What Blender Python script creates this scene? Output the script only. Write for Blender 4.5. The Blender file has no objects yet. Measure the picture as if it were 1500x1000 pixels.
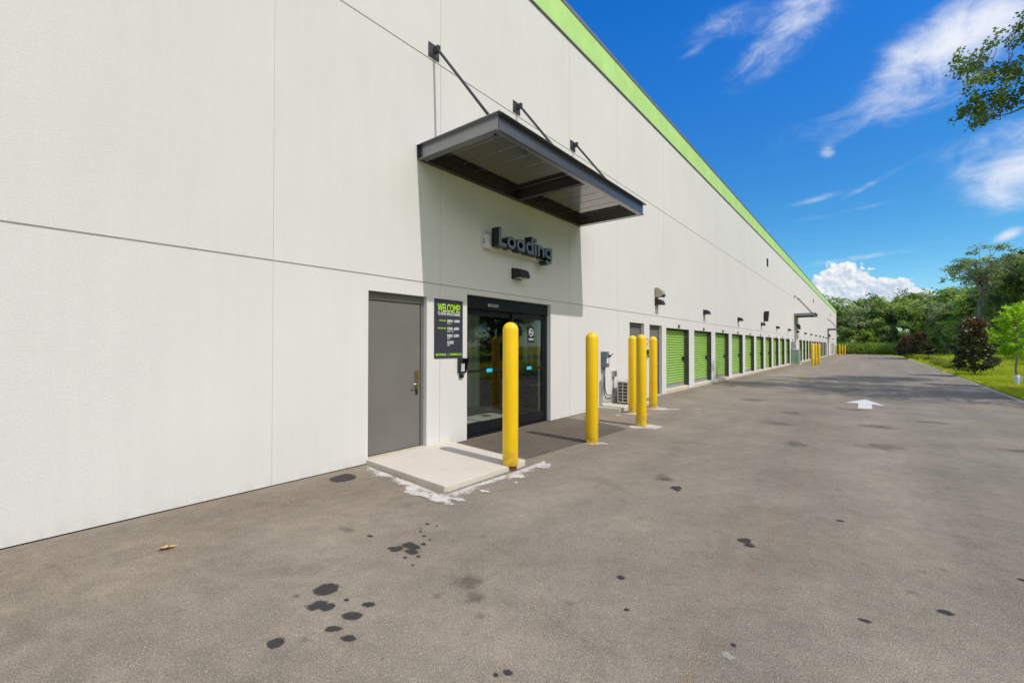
import bpy, bmesh, math, random
import numpy as np
from mathutils import Vector, Matrix
from math import sin, cos, pi, radians

scene = bpy.context.scene
COL = scene.collection
RND = random.Random(11)

# ------------------------------------------------------------------ objects
def link(o):
    COL.objects.link(o); return o

def tag(o, label=None, cat=None, group=None, kind=None):
    if label: o['label'] = label
    if cat: o['category'] = cat
    if group: o['group'] = group
    if kind: o['kind'] = kind
    return o

def empty(name, loc=(0, 0, 0), rz=0.0):
    o = bpy.data.objects.new(name, None)
    o.empty_display_size = 0.2
    o.location = loc
    o.rotation_euler = (0, 0, rz)
    return link(o)

def copy_tree(o, parent=None):
    c = o.copy(); COL.objects.link(c)
    if parent is not None:
        c.parent = parent
    for ch in list(o.children):
        copy_tree(ch, c)
    return c

class MB:
    """collects faces, builds ONE mesh object"""
    def __init__(s):
        s.v = []; s.f = []; s.m = []; s.sm = []
    def quad(s, a, b, c, d, m=0, smooth=False):
        i = len(s.v); s.v += [a, b, c, d]; s.f.append((i, i+1, i+2, i+3)); s.m.append(m); s.sm.append(smooth); return s
    def poly(s, pts, m=0):
        i = len(s.v); s.v += list(pts); s.f.append(tuple(range(i, i+len(pts)))); s.m.append(m); s.sm.append(False); return s
    def box(s, x0, x1, y0, y1, z0, z1, m=0):
        i = len(s.v)
        s.v += [(x0,y0,z0),(x1,y0,z0),(x1,y1,z0),(x0,y1,z0),(x0,y0,z1),(x1,y0,z1),(x1,y1,z1),(x0,y1,z1)]
        for f in ((0,3,2,1),(4,5,6,7),(0,1,5,4),(1,2,6,5),(2,3,7,6),(3,0,4,7)):
            s.f.append(tuple(i+k for k in f)); s.m.append(m); s.sm.append(False)
        return s
    def prism(s, prof, axis, a0, a1, m=0, smooth=False):
        """closed profile of 2-D points extruded along axis: 'y' -> (x,z); 'x' -> (y,z); 'z' -> (x,y)"""
        def P(p, a):
            return {'y': (p[0], a, p[1]), 'x': (a, p[0], p[1]), 'z': (p[0], p[1], a)}[axis]
        n = len(prof); i = len(s.v)
        s.v += [P(p, a0) for p in prof] + [P(p, a1) for p in prof]
        for k in range(n):
            j = (k+1) % n
            s.f.append((i+k, i+j, i+n+j, i+n+k)); s.m.append(m); s.sm.append(smooth)
        s.f.append(tuple(i+k for k in reversed(range(n)))); s.m.append(m); s.sm.append(False)
        s.f.append(tuple(i+n+k for k in range(n))); s.m.append(m); s.sm.append(False)
        return s
    def tube(s, path, r, n=10, m=0, cap=True):
        path = [Vector(p) for p in path]
        rs = r if isinstance(r, (list, tuple)) else [r]*len(path)
        base = len(s.v); up = None
        for k, p in enumerate(path):
            if k == 0: t = path[1]-p
            elif k == len(path)-1: t = p-path[k-1]
            else: t = (path[k+1]-path[k-1])
            t.normalize()
            if up is None:
                a = Vector((0,0,1)) if abs(t.z) < .9 else Vector((1,0,0))
                up = t.cross(a).normalized()
            else:
                up = (up - t*up.dot(t)).normalized()
            w = t.cross(up)
            for j in range(n):
                an = 2*pi*j/n
                q = p + (up*cos(an) + w*sin(an))*rs[k]
                s.v.append(tuple(q))
        for k in range(len(path)-1):
            for j in range(n):
                jj = (j+1) % n
                s.f.append((base+k*n+j, base+k*n+jj, base+(k+1)*n+jj, base+(k+1)*n+j)); s.m.append(m); s.sm.append(True)
        if cap:
            s.f.append(tuple(base+j for j in reversed(range(n)))); s.m.append(m); s.sm.append(False)
            e = base+(len(path)-1)*n
            s.f.append(tuple(e+j for j in range(n))); s.m.append(m); s.sm.append(False)
        return s
    def lathe(s, prof, n=32, c=(0,0), m=0):
        base = len(s.v)
        for (r, z) in prof:
            for j in range(n):
                a = 2*pi*j/n
                s.v.append((c[0]+r*cos(a), c[1]+r*sin(a), z))
        for k in range(len(prof)-1):
            for j in range(n):
                jj = (j+1) % n
                s.f.append((base+k*n+j, base+k*n+jj, base+(k+1)*n+jj, base+(k+1)*n+j)); s.m.append(m); s.sm.append(True)
        return s
    def mesh(s, name, mats):
        me = bpy.data.meshes.new(name)
        me.from_pydata(s.v, [], s.f)
        for mt in (mats if isinstance(mats, (list, tuple)) else [mats]):
            me.materials.append(mt)
        me.polygons.foreach_set('material_index', s.m)
        me.polygons.foreach_set('use_smooth', s.sm)
        me.update()
        return me
    def build(s, name, mats, parent=None, loc=(0,0,0), bevel=0, fix=True):
        me = s.mesh(name, mats)
        if fix:
            bm = bmesh.new(); bm.from_mesh(me)
            bmesh.ops.remove_doubles(bm, verts=bm.verts, dist=1e-5)
            bmesh.ops.recalc_face_normals(bm, faces=bm.faces)
            bm.to_mesh(me); bm.free()
        o = link(bpy.data.objects.new(name, me))
        o.location = loc
        if parent is not None: o.parent = parent
        if bevel:
            b = o.modifiers.new('edge', 'BEVEL'); b.width = bevel; b.segments = 2; b.limit_method = 'ANGLE'; b.angle_limit = radians(40)
        return o

# ------------------------------------------------------------------ materials
def mat(name):
    m = bpy.data.materials.new(name); m.use_nodes = True
    nt = m.node_tree; return m, nt, nt.nodes['Principled BSDF']

class NB:
    def __init__(s, nt, dim='3D'): s.nt = nt; s.dim = dim
    def n(s, t, **kw):
        nd = s.nt.nodes.new(t)
        for k, v in kw.items(): setattr(nd, k, v)
        return nd
    def l(s, a, b): s.nt.links.new(a, b)
    def setin(s, nd, i, v):
        if isinstance(v, bpy.types.NodeSocket): s.l(v, nd.inputs[i])
        else: nd.inputs[i].default_value = v
    def math(s, op, a, b=0.0, c=None, clamp=False):
        nd = s.n('ShaderNodeMath', operation=op, use_clamp=clamp)
        s.setin(nd, 0, a); s.setin(nd, 1, b)
        if c is not None: s.setin(nd, 2, c)
        return nd.outputs[0]
    def smooth(s, v, lo, hi, t0=0.0, t1=1.0):
        nd = s.n('ShaderNodeMapRange', interpolation_type='SMOOTHSTEP')
        s.setin(nd, 0, v); s.setin(nd, 1, lo); s.setin(nd, 2, hi); s.setin(nd, 3, t0); s.setin(nd, 4, t1)
        return nd.outputs[0]
    def lin(s, v, lo, hi, t0=0.0, t1=1.0):
        nd = s.n('ShaderNodeMapRange')
        s.setin(nd, 0, v); s.setin(nd, 1, lo); s.setin(nd, 2, hi); s.setin(nd, 3, t0); s.setin(nd, 4, t1)
        return nd.outputs[0]
    def noise(s, vec, scale, detail=3.0, rough=.55, dist=0.0):
        nd = s.n('ShaderNodeTexNoise', noise_dimensions=s.dim)
        if vec is not None: s.l(vec, nd.inputs['Vector'])
        nd.inputs['Scale'].default_value = scale; nd.inputs['Detail'].default_value = detail
        nd.inputs['Roughness'].default_value = rough; nd.inputs['Distortion'].default_value = dist
        return nd.outputs['Fac']
    def voro(s, vec, scale, feat='F1', out='Distance'):
        nd = s.n('ShaderNodeTexVoronoi', feature=feat, voronoi_dimensions=s.dim)
        if vec is not None: s.l(vec, nd.inputs['Vector'])
        nd.inputs['Scale'].default_value = scale
        return nd.outputs[out]
    def mapping(s, vec, sc=(1,1,1), loc=(0,0,0), rot=(0,0,0)):
        nd = s.n('ShaderNodeMapping')
        s.l(vec, nd.inputs['Vector']); nd.inputs['Scale'].default_value = sc
        nd.inputs['Location'].default_value = loc; nd.inputs['Rotation'].default_value = rot
        return nd.outputs[0]
    def mix(s, f, a, b, mode='MIX'):
        nd = s.n('ShaderNodeMix', data_type='RGBA', blend_type=mode)
        s.setin(nd, 0, f)
        for i, v in ((6, a), (7, b)):
            if isinstance(v, bpy.types.NodeSocket): s.l(v, nd.inputs[i])
            else: nd.inputs[i].default_value = (*v, 1) if len(v) == 3 else v
        return nd.outputs[2]
    def scalecol(s, c, f):
        """colour * scalar"""
        nd = s.n('ShaderNodeVectorMath', operation='SCALE')
        if isinstance(c, bpy.types.NodeSocket): s.l(c, nd.inputs[0])
        else: nd.inputs[0].default_value = c[:3]
        s.setin(nd, 3, f)
        return nd.outputs[0]
    def bump(s, h, strength, dist=.01):
        nd = s.n('ShaderNodeBump'); s.l(h, nd.inputs['Height'])
        nd.inputs['Strength'].default_value = strength; nd.inputs['Distance'].default_value = dist
        return nd.outputs[0]
    def obj(s): return s.n('ShaderNodeTexCoord').outputs['Object']
    def pos(s): return s.n('ShaderNodeNewGeometry').outputs['Position']

def paint(name, col, rough=.5, metal=0.0, var=.12, scale=6.0, bump=0.0, bscale=200, spec=.5, dirt=0.0, dirtcol=(.10,.08,.06), each=0.0, rvar=.07):
    m, nt, b = mat(name); N = NB(nt); p = N.pos()
    f = N.lin(N.noise(p, scale, 5, .6), .3, .7, 1-var, 1+var)
    c = N.scalecol(col, f)
    if each: c = N.scalecol(c, N.lin(N.n('ShaderNodeObjectInfo').outputs['Random'], 0, 1, 1-each, 1+each))
    if dirt:
        d = N.smooth(N.noise(p, scale*2.3, 6, .7), .52, .72, 0, dirt)
        c = N.mix(d, c, dirtcol)
    N.l(c, b.inputs['Base Color'])
    b.inputs['Metallic'].default_value = metal
    b.inputs['Specular IOR Level'].default_value = spec
    N.l(N.lin(N.noise(p, scale*3, 4), .3, .7, max(.03, rough-rvar), min(1, rough+rvar)), b.inputs['Roughness'])
    if bump: N.l(N.bump(N.noise(p, bscale, 3), bump, .004), b.inputs['Normal'])
    return m

M = {}
# stucco wall
m, nt, b = mat('stucco'); N = NB(nt); p = N.pos()
big = N.lin(N.noise(p, .45, 4, .6), .3, .7, .97, 1.025)
streak = N.lin(N.noise(N.mapping(p, (1, 5.5, .35)), 1.3, 5, .65), .3, .7, .982, 1.015)
fine = N.lin(N.noise(p, 60, 4, .75), .25, .75, .945, 1.05)
fac = N.math('MULTIPLY', N.math('MULTIPLY', big, streak), fine)
sep = N.n('ShaderNodeSeparateXYZ'); N.l(p, sep.inputs[0])
foot = N.math('MULTIPLY', N.smooth(sep.outputs[2], .16, .0), N.lin(N.noise(N.mapping(p, (1, 3, 1)), 2.6, 6, .7), .42, .7))
base = N.mix(N.noise(p, .8, 3), (.650, .640, .622), (.685, .668, .642))
c = N.scalecol(base, fac)
c = N.mix(N.math('MULTIPLY', foot, .30), c, (.38, .33, .26))
drip = N.math('MULTIPLY', N.smooth(N.noise(N.mapping(p, (1, 9, .12)), 1.0, 4, .6), .62, .78), .035)
c = N.mix(drip, c, (.38, .37, .35))
N.l(c, b.inputs['Base Color']); b.inputs['Roughness'].default_value = .92; b.inputs['Specular IOR Level'].default_value = .2
hb = N.math('ADD', N.noise(p, 75, 3, .7), N.math('MULTIPLY', N.noise(p, 14, 3), .6))
N.l(N.bump(hb, .36, .006), b.inputs['Normal'])
M['stucco'] = m

M['band'] = paint('green band', (.43, .68, .21), .75, var=.10, scale=1.2, bump=.15, bscale=60)
M['coping'] = paint('coping metal', (.17, .175, .18), .45, .3, .1, 2)
M['white_trim'] = paint('white trim', (.62, .61, .59), .8, var=.05)
M['dark_gap'] = paint('dark gap', (.012, .011, .01), .95, var=.3)
M['green_steel'] = paint('green corrugated steel', (.31, .50, .10), .42, var=.07, scale=1.5, dirt=.14, dirtcol=(.16, .22, .06), each=.09)
M['guide'] = paint('door guide steel', (.060, .078, .046), .6, var=.2)
M['galv'] = paint('galvanised steel', (.42, .43, .44), .45, .5, .15, 12)
M['sill'] = paint('concrete sill', (.55, .48, .36), .9, var=.15, bump=.3, dirt=.25)
M['grey_door'] = paint('grey painted steel door', (.158, .150, .139), .5, var=.06, scale=2, dirt=.08, dirtcol=(.3, .28, .26))
M['grey_frame'] = paint('grey frame paint', (.135, .128, .119), .55, var=.1, scale=4, dirt=.08, dirtcol=(.3, .28, .26))
M['brass'] = paint('worn brass', (.30, .24, .11), .35, .9, .3, 40)
M['steel'] = paint('brushed steel', (.45, .45, .44), .3, .95, .1, 40)
M['bronze'] = paint('dark grey canopy steel', (.045, .043, .045), .55, .0, .03, 5)
M['bronze_pale'] = paint('canopy channel web', (.30, .30, .315), .34, .9, .02, 4, rvar=.01)
M['bronze_front'] = paint('canopy front web', (.135, .135, .15), .36, .6, .03, 4, rvar=.02)
M['seam'] = paint('deck seam highlight', (.55, .54, .52), .3, .9, .03, 4)  # pale tone paints in the light caught along the seams
M['deck'] = paint('canopy deck', (.25, .225, .21), .08, .88, .02, 3, rvar=.01)
M['black_frame'] = paint('black anodised aluminium', (.010, .011, .015), .35, .3, .2, 8)
M['black_plastic'] = paint('black plastic', (.016, .016, .018), .4, var=.2)
M['charcoal'] = paint('charcoal letters', (.010, .011, .014), .4, .1, .15, 20)
M['letter_face'] = paint('letter faces', (.17, .19, .22), .38, .1, .12, 20)
M['lamp_metal'] = paint('lamp housing bronze', (.030, .027, .026), .45, .3, .2, 15)
M['lamp_lens'] = paint('lamp lens', (.35, .33, .28), .25, var=.1)
M['beige'] = paint('beige housing', (.40, .34, .25), .55, var=.1, scale=8)
M['cream'] = paint('cream AC casing', (.56, .53, .45), .5, var=.08, scale=6, dirt=.1)
M['grille_dark'] = paint('AC coil', (.075, .065, .05), .7, var=.35, scale=60)
M['blue_box'] = paint('blue grey electrical box', (.13, .17, .19), .45, .2, .1, 10)
M['conduit'] = paint('grey conduit', (.13, .135, .14), .5, .2, .12, 10)
M['yellow'] = paint('yellow bollard sleeve', (.92, .575, .003), .36, var=.035, scale=3, dirt=.16, dirtcol=(.45, .29, .05), each=.04)
nt = M['yellow'].node_tree; b = nt.nodes['Principled BSDF']; N = NB(nt); p = N.pos()
src = b.inputs['Base Color'].links[0].from_socket; sep = N.n('ShaderNodeSeparateXYZ'); N.l(p, sep.inputs[0])
gr_ = N.math('MULTIPLY', N.smooth(sep.outputs[2], .34, .02), N.smooth(N.noise(p, 14, 6, .7), .40, .62, .08, .75))
scuff = N.math('MULTIPLY', N.smooth(N.noise(N.mapping(p, (1, 1, .22)), 26, 5, .7), .66, .74, 0, .55), N.smooth(N.noise(p, 3.2, 3), .48, .60))
c = N.mix(scuff, N.mix(gr_, src, (.26, .18, .07)), (.34, .22, .03)); N.l(c, b.inputs['Base Color'])
M['rust'] = paint('rusty pipe', (.13, .045, .02), .85, var=.45, scale=40, bump=.4)
M['util_green'] = paint('utility cabinet green', (.25, .36, .27), .5, var=.12, scale=3)
M['meter'] = paint('meter box grey', (.36, .37, .39), .5, .2, .1, 8)
M['sign_navy'] = paint('sign navy', (.034, .034, .052), .45, var=.08, scale=3)
M['lime'] = paint('lime lettering', (.42, .72, .02), .5, var=.05)
M['white_ink'] = paint('white lettering', (.74, .74, .76), .5, var=.05)
M['cyan'] = paint('cyan sticker', (.02, .55, .85), .45, var=.05)
M['red_ink'] = paint('red ring', (.55, .03, .02), .5, var=.05)
M['int_wall'] = paint('interior corrugated white', (.74, .77, .74), .5, var=.05)
M['int_dark'] = paint('interior dark steel', (.030, .029, .028), .3, .5, .2, 3)
M['int_floor'] = paint('interior polished floor', (.52, .50, .44), .35, var=.1, scale=3)
M['white_line'] = paint('worn white paint', (.64, .63, .60), .8, var=.12, scale=9, dirt=.62, dirtcol=(.22, .21, .19))
M['leaf_tan'] = paint('dead leaf', (.70, .45, .19), .7, var=.25, scale=60)
M['trunk_wrap'] = paint('white trunk guard', (.70, .70, .70), .7, var=.15, scale=20)
M['curb'] = paint('curb concrete', (.52, .47, .36), .9, var=.14, scale=5, dirt=.25)
M['roofing'] = paint('roofing', (.4, .4, .4), .8)

# concrete pad
m, nt, b = mat('pad concrete'); N = NB(nt); p = N.pos()
c = N.mix(N.noise(p, 2.2, 5, .6), (.52, .47, .39), (.64, .59, .51))
c = N.mix(N.smooth(N.noise(p, 5, 6, .7), .55, .75, 0, .4), c, (.42, .36, .28))
c = N.scalecol(c, N.lin(N.noise(p, 90, 3, .7), .3, .7, .94, 1.05))
N.l(c, b.inputs['Base Color']); b.inputs['Roughness'].default_value = .9
N.l(N.bump(N.noise(p, 60, 4, .7), .2, .004), b.inputs['Normal'])
M['pad'] = m

# asphalt
def asphalt(name, dark=1.0, stain=None):
    m, nt, b = mat(name); N = NB(nt, '2D'); p = N.pos()
    sp = N.n('ShaderNodeSeparateXYZ'); N.l(p, sp.inputs[0])
    grain = N.lin(N.noise(p, 135, 3, .75), .28, .72, .58, 1.42)
    cell = N.n('ShaderNodeTexVoronoi', voronoi_dimensions='2D'); N.l(p, cell.inputs['Vector']); cell.inputs['Scale'].default_value = 250
    sc = N.n('ShaderNodeSeparateColor'); N.l(cell.outputs['Color'], sc.inputs[0])
    pebble = N.lin(sc.outputs[0], 0, 1, .80, 1.22)
    speck = N.smooth(sc.outputs[1], .978, .990, 0, .85)                      # pale aggregate
    darks = N.smooth(sc.outputs[2], .93, .96, 0, .45)
    mott = N.lin(N.noise(p, .9, 6, .62), .3, .7, .86, 1.13)
    mid = N.lin(N.noise(p, 7, 4, .65), .3, .7, .91, 1.09)
    lanes = N.lin(N.noise(N.mapping(p, (1.1, .06, 1)), .9, 4, .55), .3, .7, .90, 1.10)
    base = N.mix(N.noise(p, .55, 4), (.252, .212, .156), (.270, .234, .182))
    # brownish dust along the wall foot
    dust = N.math('MULTIPLY', N.smooth(sp.outputs[0], 2.2, .1, 0, .65), N.lin(N.noise(p, 1.6, 5, .65), .3, .7))
    base = N.mix(dust, base, (.25, .185, .130))
    # pavement seam running along the lot
    wob = N.math('ADD', N.math('SUBTRACT', sp.outputs[0], 4.47), N.math('MULTIPLY', N.math('SUBTRACT', N.noise(N.mapping(p, (.4, 1, 1)), 1.4, 4), .5), .22))
    seam = N.math('MULTIPLY', N.smooth(N.math('ABSOLUTE', wob), .075, .0), N.smooth(N.noise(p, 2.2, 5, .7), .38, .66, .1, .6))
    base = N.mix(seam, base, (.27, .195, .125))
    k = N.math('MULTIPLY', N.math('MULTIPLY', grain, pebble), N.math('MULTIPLY', N.math('MULTIPLY', mott, mid), lanes))
    c = N.scalecol(base, k)
    # faint worn-in dark patches, stretched across the lot
    patch = N.smooth(N.noise(N.mapping(p, (1, 1.5, 1), (3.1, 7.7, 0)), 1.15, 6, .62, .4), .60, .78, 0, .30)
    c = N.mix(patch, c, (.11, .088, .068))
    spots = N.math('MULTIPLY', N.smooth(N.math('ADD', N.voro(N.mapping(p, (1, 1, 0)), 1.3), N.math('MULTIPLY', N.math('SUBTRACT', N.noise(p, 18, 5, .7), .5), .10)), .06, .01), N.smooth(N.noise(p, .7, 2), .5, .56, 0, .38))
    c = N.mix(spots, c, (.06, .052, .045))
    c = N.mix(darks, c, (.05, .045, .04))
    c = N.mix(speck, c, (.52, .50, .45))
    if dark != 1.0: c = N.scalecol(c, dark)
    rough = .88
    N.l(c, b.inputs['Base Color']); b.inputs['Roughness'].default_value = rough; b.inputs['Specular IOR Level'].default_value = .3
    h = N.math('ADD', N.noise(p, 95, 3, .75), N.math('MULTIPLY', cell.outputs['Distance'], .8))
    N.l(N.bump(h, .55, .007), b.inputs['Normal'])
    return m, N, b, c
M['asphalt'] = asphalt('asphalt')[0]
M['patch_asphalt'] = asphalt('fresh asphalt', .52)[0]

def blotch(name, col, lo, hi, scale, rough, opac=1.0, namp=1.6, big=0):
    """a spill whose ragged rim comes from noise against the mesh attribute 'fall' (1 in the middle, 0 at the rim)"""
    m, nt, b = mat(name); N = NB(nt); p = N.pos()
    a = N.n('ShaderNodeAttribute'); a.attribute_name = 'fall'
    f = N.math('ADD', a.outputs['Fac'], N.math('MULTIPLY', N.math('SUBTRACT', N.noise(p, scale, 6, .7), .5), namp))
    if big: f = N.math('ADD', f, N.math('MULTIPLY', N.math('SUBTRACT', N.noise(p, big, 4, .6), .5), 1.7))
    al = N.smooth(f, lo, hi, 0, opac)
    g = N.lin(N.noise(p, 110, 3, .75), .28, .72, .72, 1.3)
    wear = N.smooth(N.noise(p, 6, 5, .7), .42, .70, 0, .45)
    N.l(N.mix(wear, N.scalecol(col, g), (.21, .18, .15) if col[0] > .3 else col), b.inputs['Base Color']); b.inputs['Roughness'].default_value = rough
    b.inputs['Specular IOR Level'].default_value = .3
    N.l(N.bump(N.noise(p, 95, 3, .75), .5, .006), b.inputs['Normal'])
    N.l(al, b.inputs['Alpha'])
    return m
M['oil'] = blotch('oil stain', (.045, .041, .039), .12, .62, 38, .8, .88, 1.05)
M['faint'] = blotch('faint stain', (.12, .098, .078), .15, 1.25, 30, .9, .42, 1.4, 5)
M['cement'] = blotch('cement spill', (.62, .59, .53), .30, .66, 30, .92, .90, 1.7, 4.5)

M['pale'] = blotch('pale scuff', (.50, .47, .40), .35, 1.0, 60, .92, .7, 1.9)

# foliage
def foliage(name, cols, trans=.30, rough=.55, tintvar=.5):
    m = bpy.data.materials.new(name); m.use_nodes = True; nt = m.node_tree; nt.nodes.clear(); N = NB(nt)
    out = N.n('ShaderNodeOutputMaterial')
    a = N.n('ShaderNodeAttribute'); a.attribute_name = 'tint'
    oi = N.n('ShaderNodeObjectInfo')
    r = N.n('ShaderNodeValToRGB')
    el = r.color_ramp.elements
    el[0].position = 0; el[0].color = (*cols[0], 1); el[1].position = 1; el[1].color = (*cols[-1], 1)
    for i, c in enumerate(cols[1:-1]):
        e = el.new((i+1)/(len(cols)-1)); e.color = (*c, 1)
    N.l(N.math('ADD', a.outputs['Fac'], N.lin(oi.outputs['Random'], 0, 1, -.16, .16), clamp=True), r.inputs[0])
    c = r.outputs[0]
    d = N.n('ShaderNodeBsdfPrincipled'); N.l(c, d.inputs['Base Color']); d.inputs['Roughness'].default_value = rough
    d.inputs['Specular IOR Level'].default_value = .35
    t = N.n('ShaderNodeBsdfTranslucent'); N.l(N.scalecol(c, 1.25), t.inputs[0])
    mx = N.n('ShaderNodeMixShader'); mx.inputs[0].default_value = trans
    N.l(d.outputs[0], mx.inputs[1]); N.l(t.outputs[0], mx.inputs[2]); N.l(mx.outputs[0], out.inputs[0])
    return m
M['f_dark'] = foliage('dense foliage', [(0.06, 0.115, 0.025), (0.16, 0.26, 0.05), (0.36, 0.48, 0.09), (0.58, 0.66, 0.18)], .45)
M['f_bright'] = foliage('bright foliage', [(0.13, 0.24, 0.03), (0.34, 0.5, 0.06), (0.6, 0.7, 0.11)], .45)
M['f_grey'] = foliage('grey green foliage', [(0.14, 0.2, 0.07), (0.3, 0.38, 0.14), (0.48, 0.54, 0.25)], .45)
M['f_oak'] = foliage('oak foliage', [(0.05, 0.085, 0.02), (0.12, 0.19, 0.035), (0.28, 0.38, 0.075)], .40)
M['f_young'] = foliage('young lime foliage', [(0.28, 0.5, 0.02), (0.46, 0.7, 0.03), (0.62, 0.78, 0.07)], .48)
M['f_mag'] = foliage('bronze magnolia foliage', [(0.04, 0.06, 0.022), (0.10, 0.12, 0.045), (0.24, 0.12, 0.06), (0.42, 0.12, 0.06)], .10, .26)
M['f_shrub'] = foliage('yellow green shrub foliage', [(0.2, 0.26, 0.03), (0.4, 0.46, 0.05), (0.58, 0.6, 0.1)], .38)
M['f_weed'] = foliage('tall weed foliage', [(0.135, 0.243, 0.027), (0.243, 0.392, 0.047), (0.432, 0.54, 0.121)], .4)
M['f_grass'] = foliage('grass blades', [(.24, .36, .012), (.44, .53, .02), (.60, .60, .06)], .4)
M['bark'] = paint('bark', (.15, .125, .10), .9, var=.4, scale=14, bump=.6, bscale=40)
M['bark_dark'] = paint('dark bark', (.06, .05, .04), .9, var=.4, scale=14, bump=.6, bscale=40)
M['bark_grey'] = paint('pale bark', (.26, .24, .21), .9, var=.3, scale=14, bump=.5, bscale=40)

# lawn
m, nt, b = mat('lawn'); N = NB(nt, '2D'); p = N.pos()
c = N.mix(N.smooth(N.noise(p, .35, 5, .6), .35, .68), (.31, .37, .012), (.52, .50, .025))
c = N.mix(N.smooth(N.noise(p, 2.2, 5, .7), .56, .76, 0, .5), c, (.28, .22, .07))
c = N.scalecol(c, N.lin(N.noise(p, 28, 4, .75), .25, .75, .66, 1.30))
N.l(c, b.inputs['Base Color']); b.inputs['Roughness'].default_value = .95; b.inputs['Specular IOR Level'].default_value = .1
N.l(N.bump(N.noise(p, 25, 5, .8), .9, .06), b.inputs['Normal'])
M['lawn'] = m
M['earth'] = paint('woodland earth', (.065, .055, .03), .95, var=.4, scale=.8, dirt=.5, dirtcol=(.04, .07, .015))

# glass: clear pane with a mirror-like reflection by angle
def glass(name, tint=(.88, .92, .90), dots=False, base_refl=.035):
    m = bpy.data.materials.new(name); m.use_nodes = True; nt = m.node_tree; nt.nodes.clear(); N = NB(nt)
    out = N.n('ShaderNodeOutputMaterial')
    tr = N.n('ShaderNodeBsdfTransparent'); tr.inputs[0].default_value = (*tint, 1)
    gl = N.n('ShaderNodeBsdfGlossy'); gl.inputs['Roughness'].default_value = .015; gl.inputs[0].default_value = (.95, .97, 1, 1)
    lw = N.n('ShaderNodeLayerWeight'); lw.inputs[0].default_value = .5
    f = N.math('ADD', N.math('MULTIPLY', N.math('POWER', lw.outputs['Facing'], 4.0), .75), base_refl, clamp=True)
    mx = N.n('ShaderNodeMixShader'); N.l(f, mx.inputs[0]); N.l(tr.outputs[0], mx.inputs[1]); N.l(gl.outputs[0], mx.inputs[2])
    last = mx.outputs[0]
    if dots:
        p = N.pos(); sp = N.n('ShaderNodeSeparateXYZ'); N.l(p, sp.inputs[0])
        k = 2*pi/.042
        w = N.math('ADD', N.math('SINE', N.math('MULTIPLY', sp.outputs[1], k)), N.math('SINE', N.math('MULTIPLY', sp.outputs[2], k)))
        dot = N.smooth(w, .7, .95, 0, .75)
        df = N.n('ShaderNodeBsdfDiffuse'); df.inputs[0].default_value = (.02, .02, .022, 1)
        m2 = N.n('ShaderNodeMixShader'); N.l(dot, m2.inputs[0]); N.l(last, m2.inputs[1]); N.l(df.outputs[0], m2.inputs[2])
        last = m2.outputs[0]
    N.l(last, out.inputs[0])
    return m
M['glass'] = glass('door glass')
M['glass_dots'] = glass('dotted door glass', dots=True)

# ------------------------------------------------------------------ ground
def terrain(x, y):
    """lawn height beyond the curb"""
    t = max(0.0, x-8.9)
    h = .42*(1-math.exp(-(t/4.5)**2)) * (0.35+.65/(1+math.exp(-(y-30)/9)))
    h += .10*sin(x*.55+.8)*sin(y*.13)*min(1, t/3)
    h += .55*math.exp(-((y-74)/20)**2)*(1-math.exp(-(t/3)**2))
    h += .012*max(0, t-8)
    return h

def edge_x(y):
    if y < 75: return 8.35+.012*max(0, min(y, 50)-12)
    u = min(1, (y-75)/38.0)
    return 8.80-4.2*(1-math.sqrt(max(0, 1-u*u)))-.2*u

# base ground to the horizon
mb = MB(); mb.quad((-700,-700,-.25),(700,-700,-.25),(700,700,-.25),(-700,700,-.25))
tag(mb.build('ground', M['earth']), kind='structure')

# lawn sheet
ys = [-30+2*i for i in range(23)] + [16+1.0*i for i in range(70)] + [86+2*i for i in range(40)]
us = [0, .15, .4, .8, 1.3, 2, 2.8, 3.7, 4.8, 6, 7.5, 9, 11, 14, 18, 24, 32, 45]
verts = []; faces = []
for y in ys:
    ex = edge_x(min(y, 113)) - .02
    for u in us:
        x = ex+u
        verts.append((x, y, terrain(x, y)+.005 if u > .3 else .005))
for i in range(len(ys)-1):
    for j in range(len(us)-1):
        a = i*len(us)+j
        faces.append((a, a+1, a+len(us)+1, a+len(us)))
me = bpy.data.meshes.new('lawn'); me.from_pydata(verts, [], faces); me.materials.append(M['lawn'])
for q in me.polygons: q.use_smooth = True
tag(link(bpy.data.objects.new('lawn', me)), kind='structure')

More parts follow.
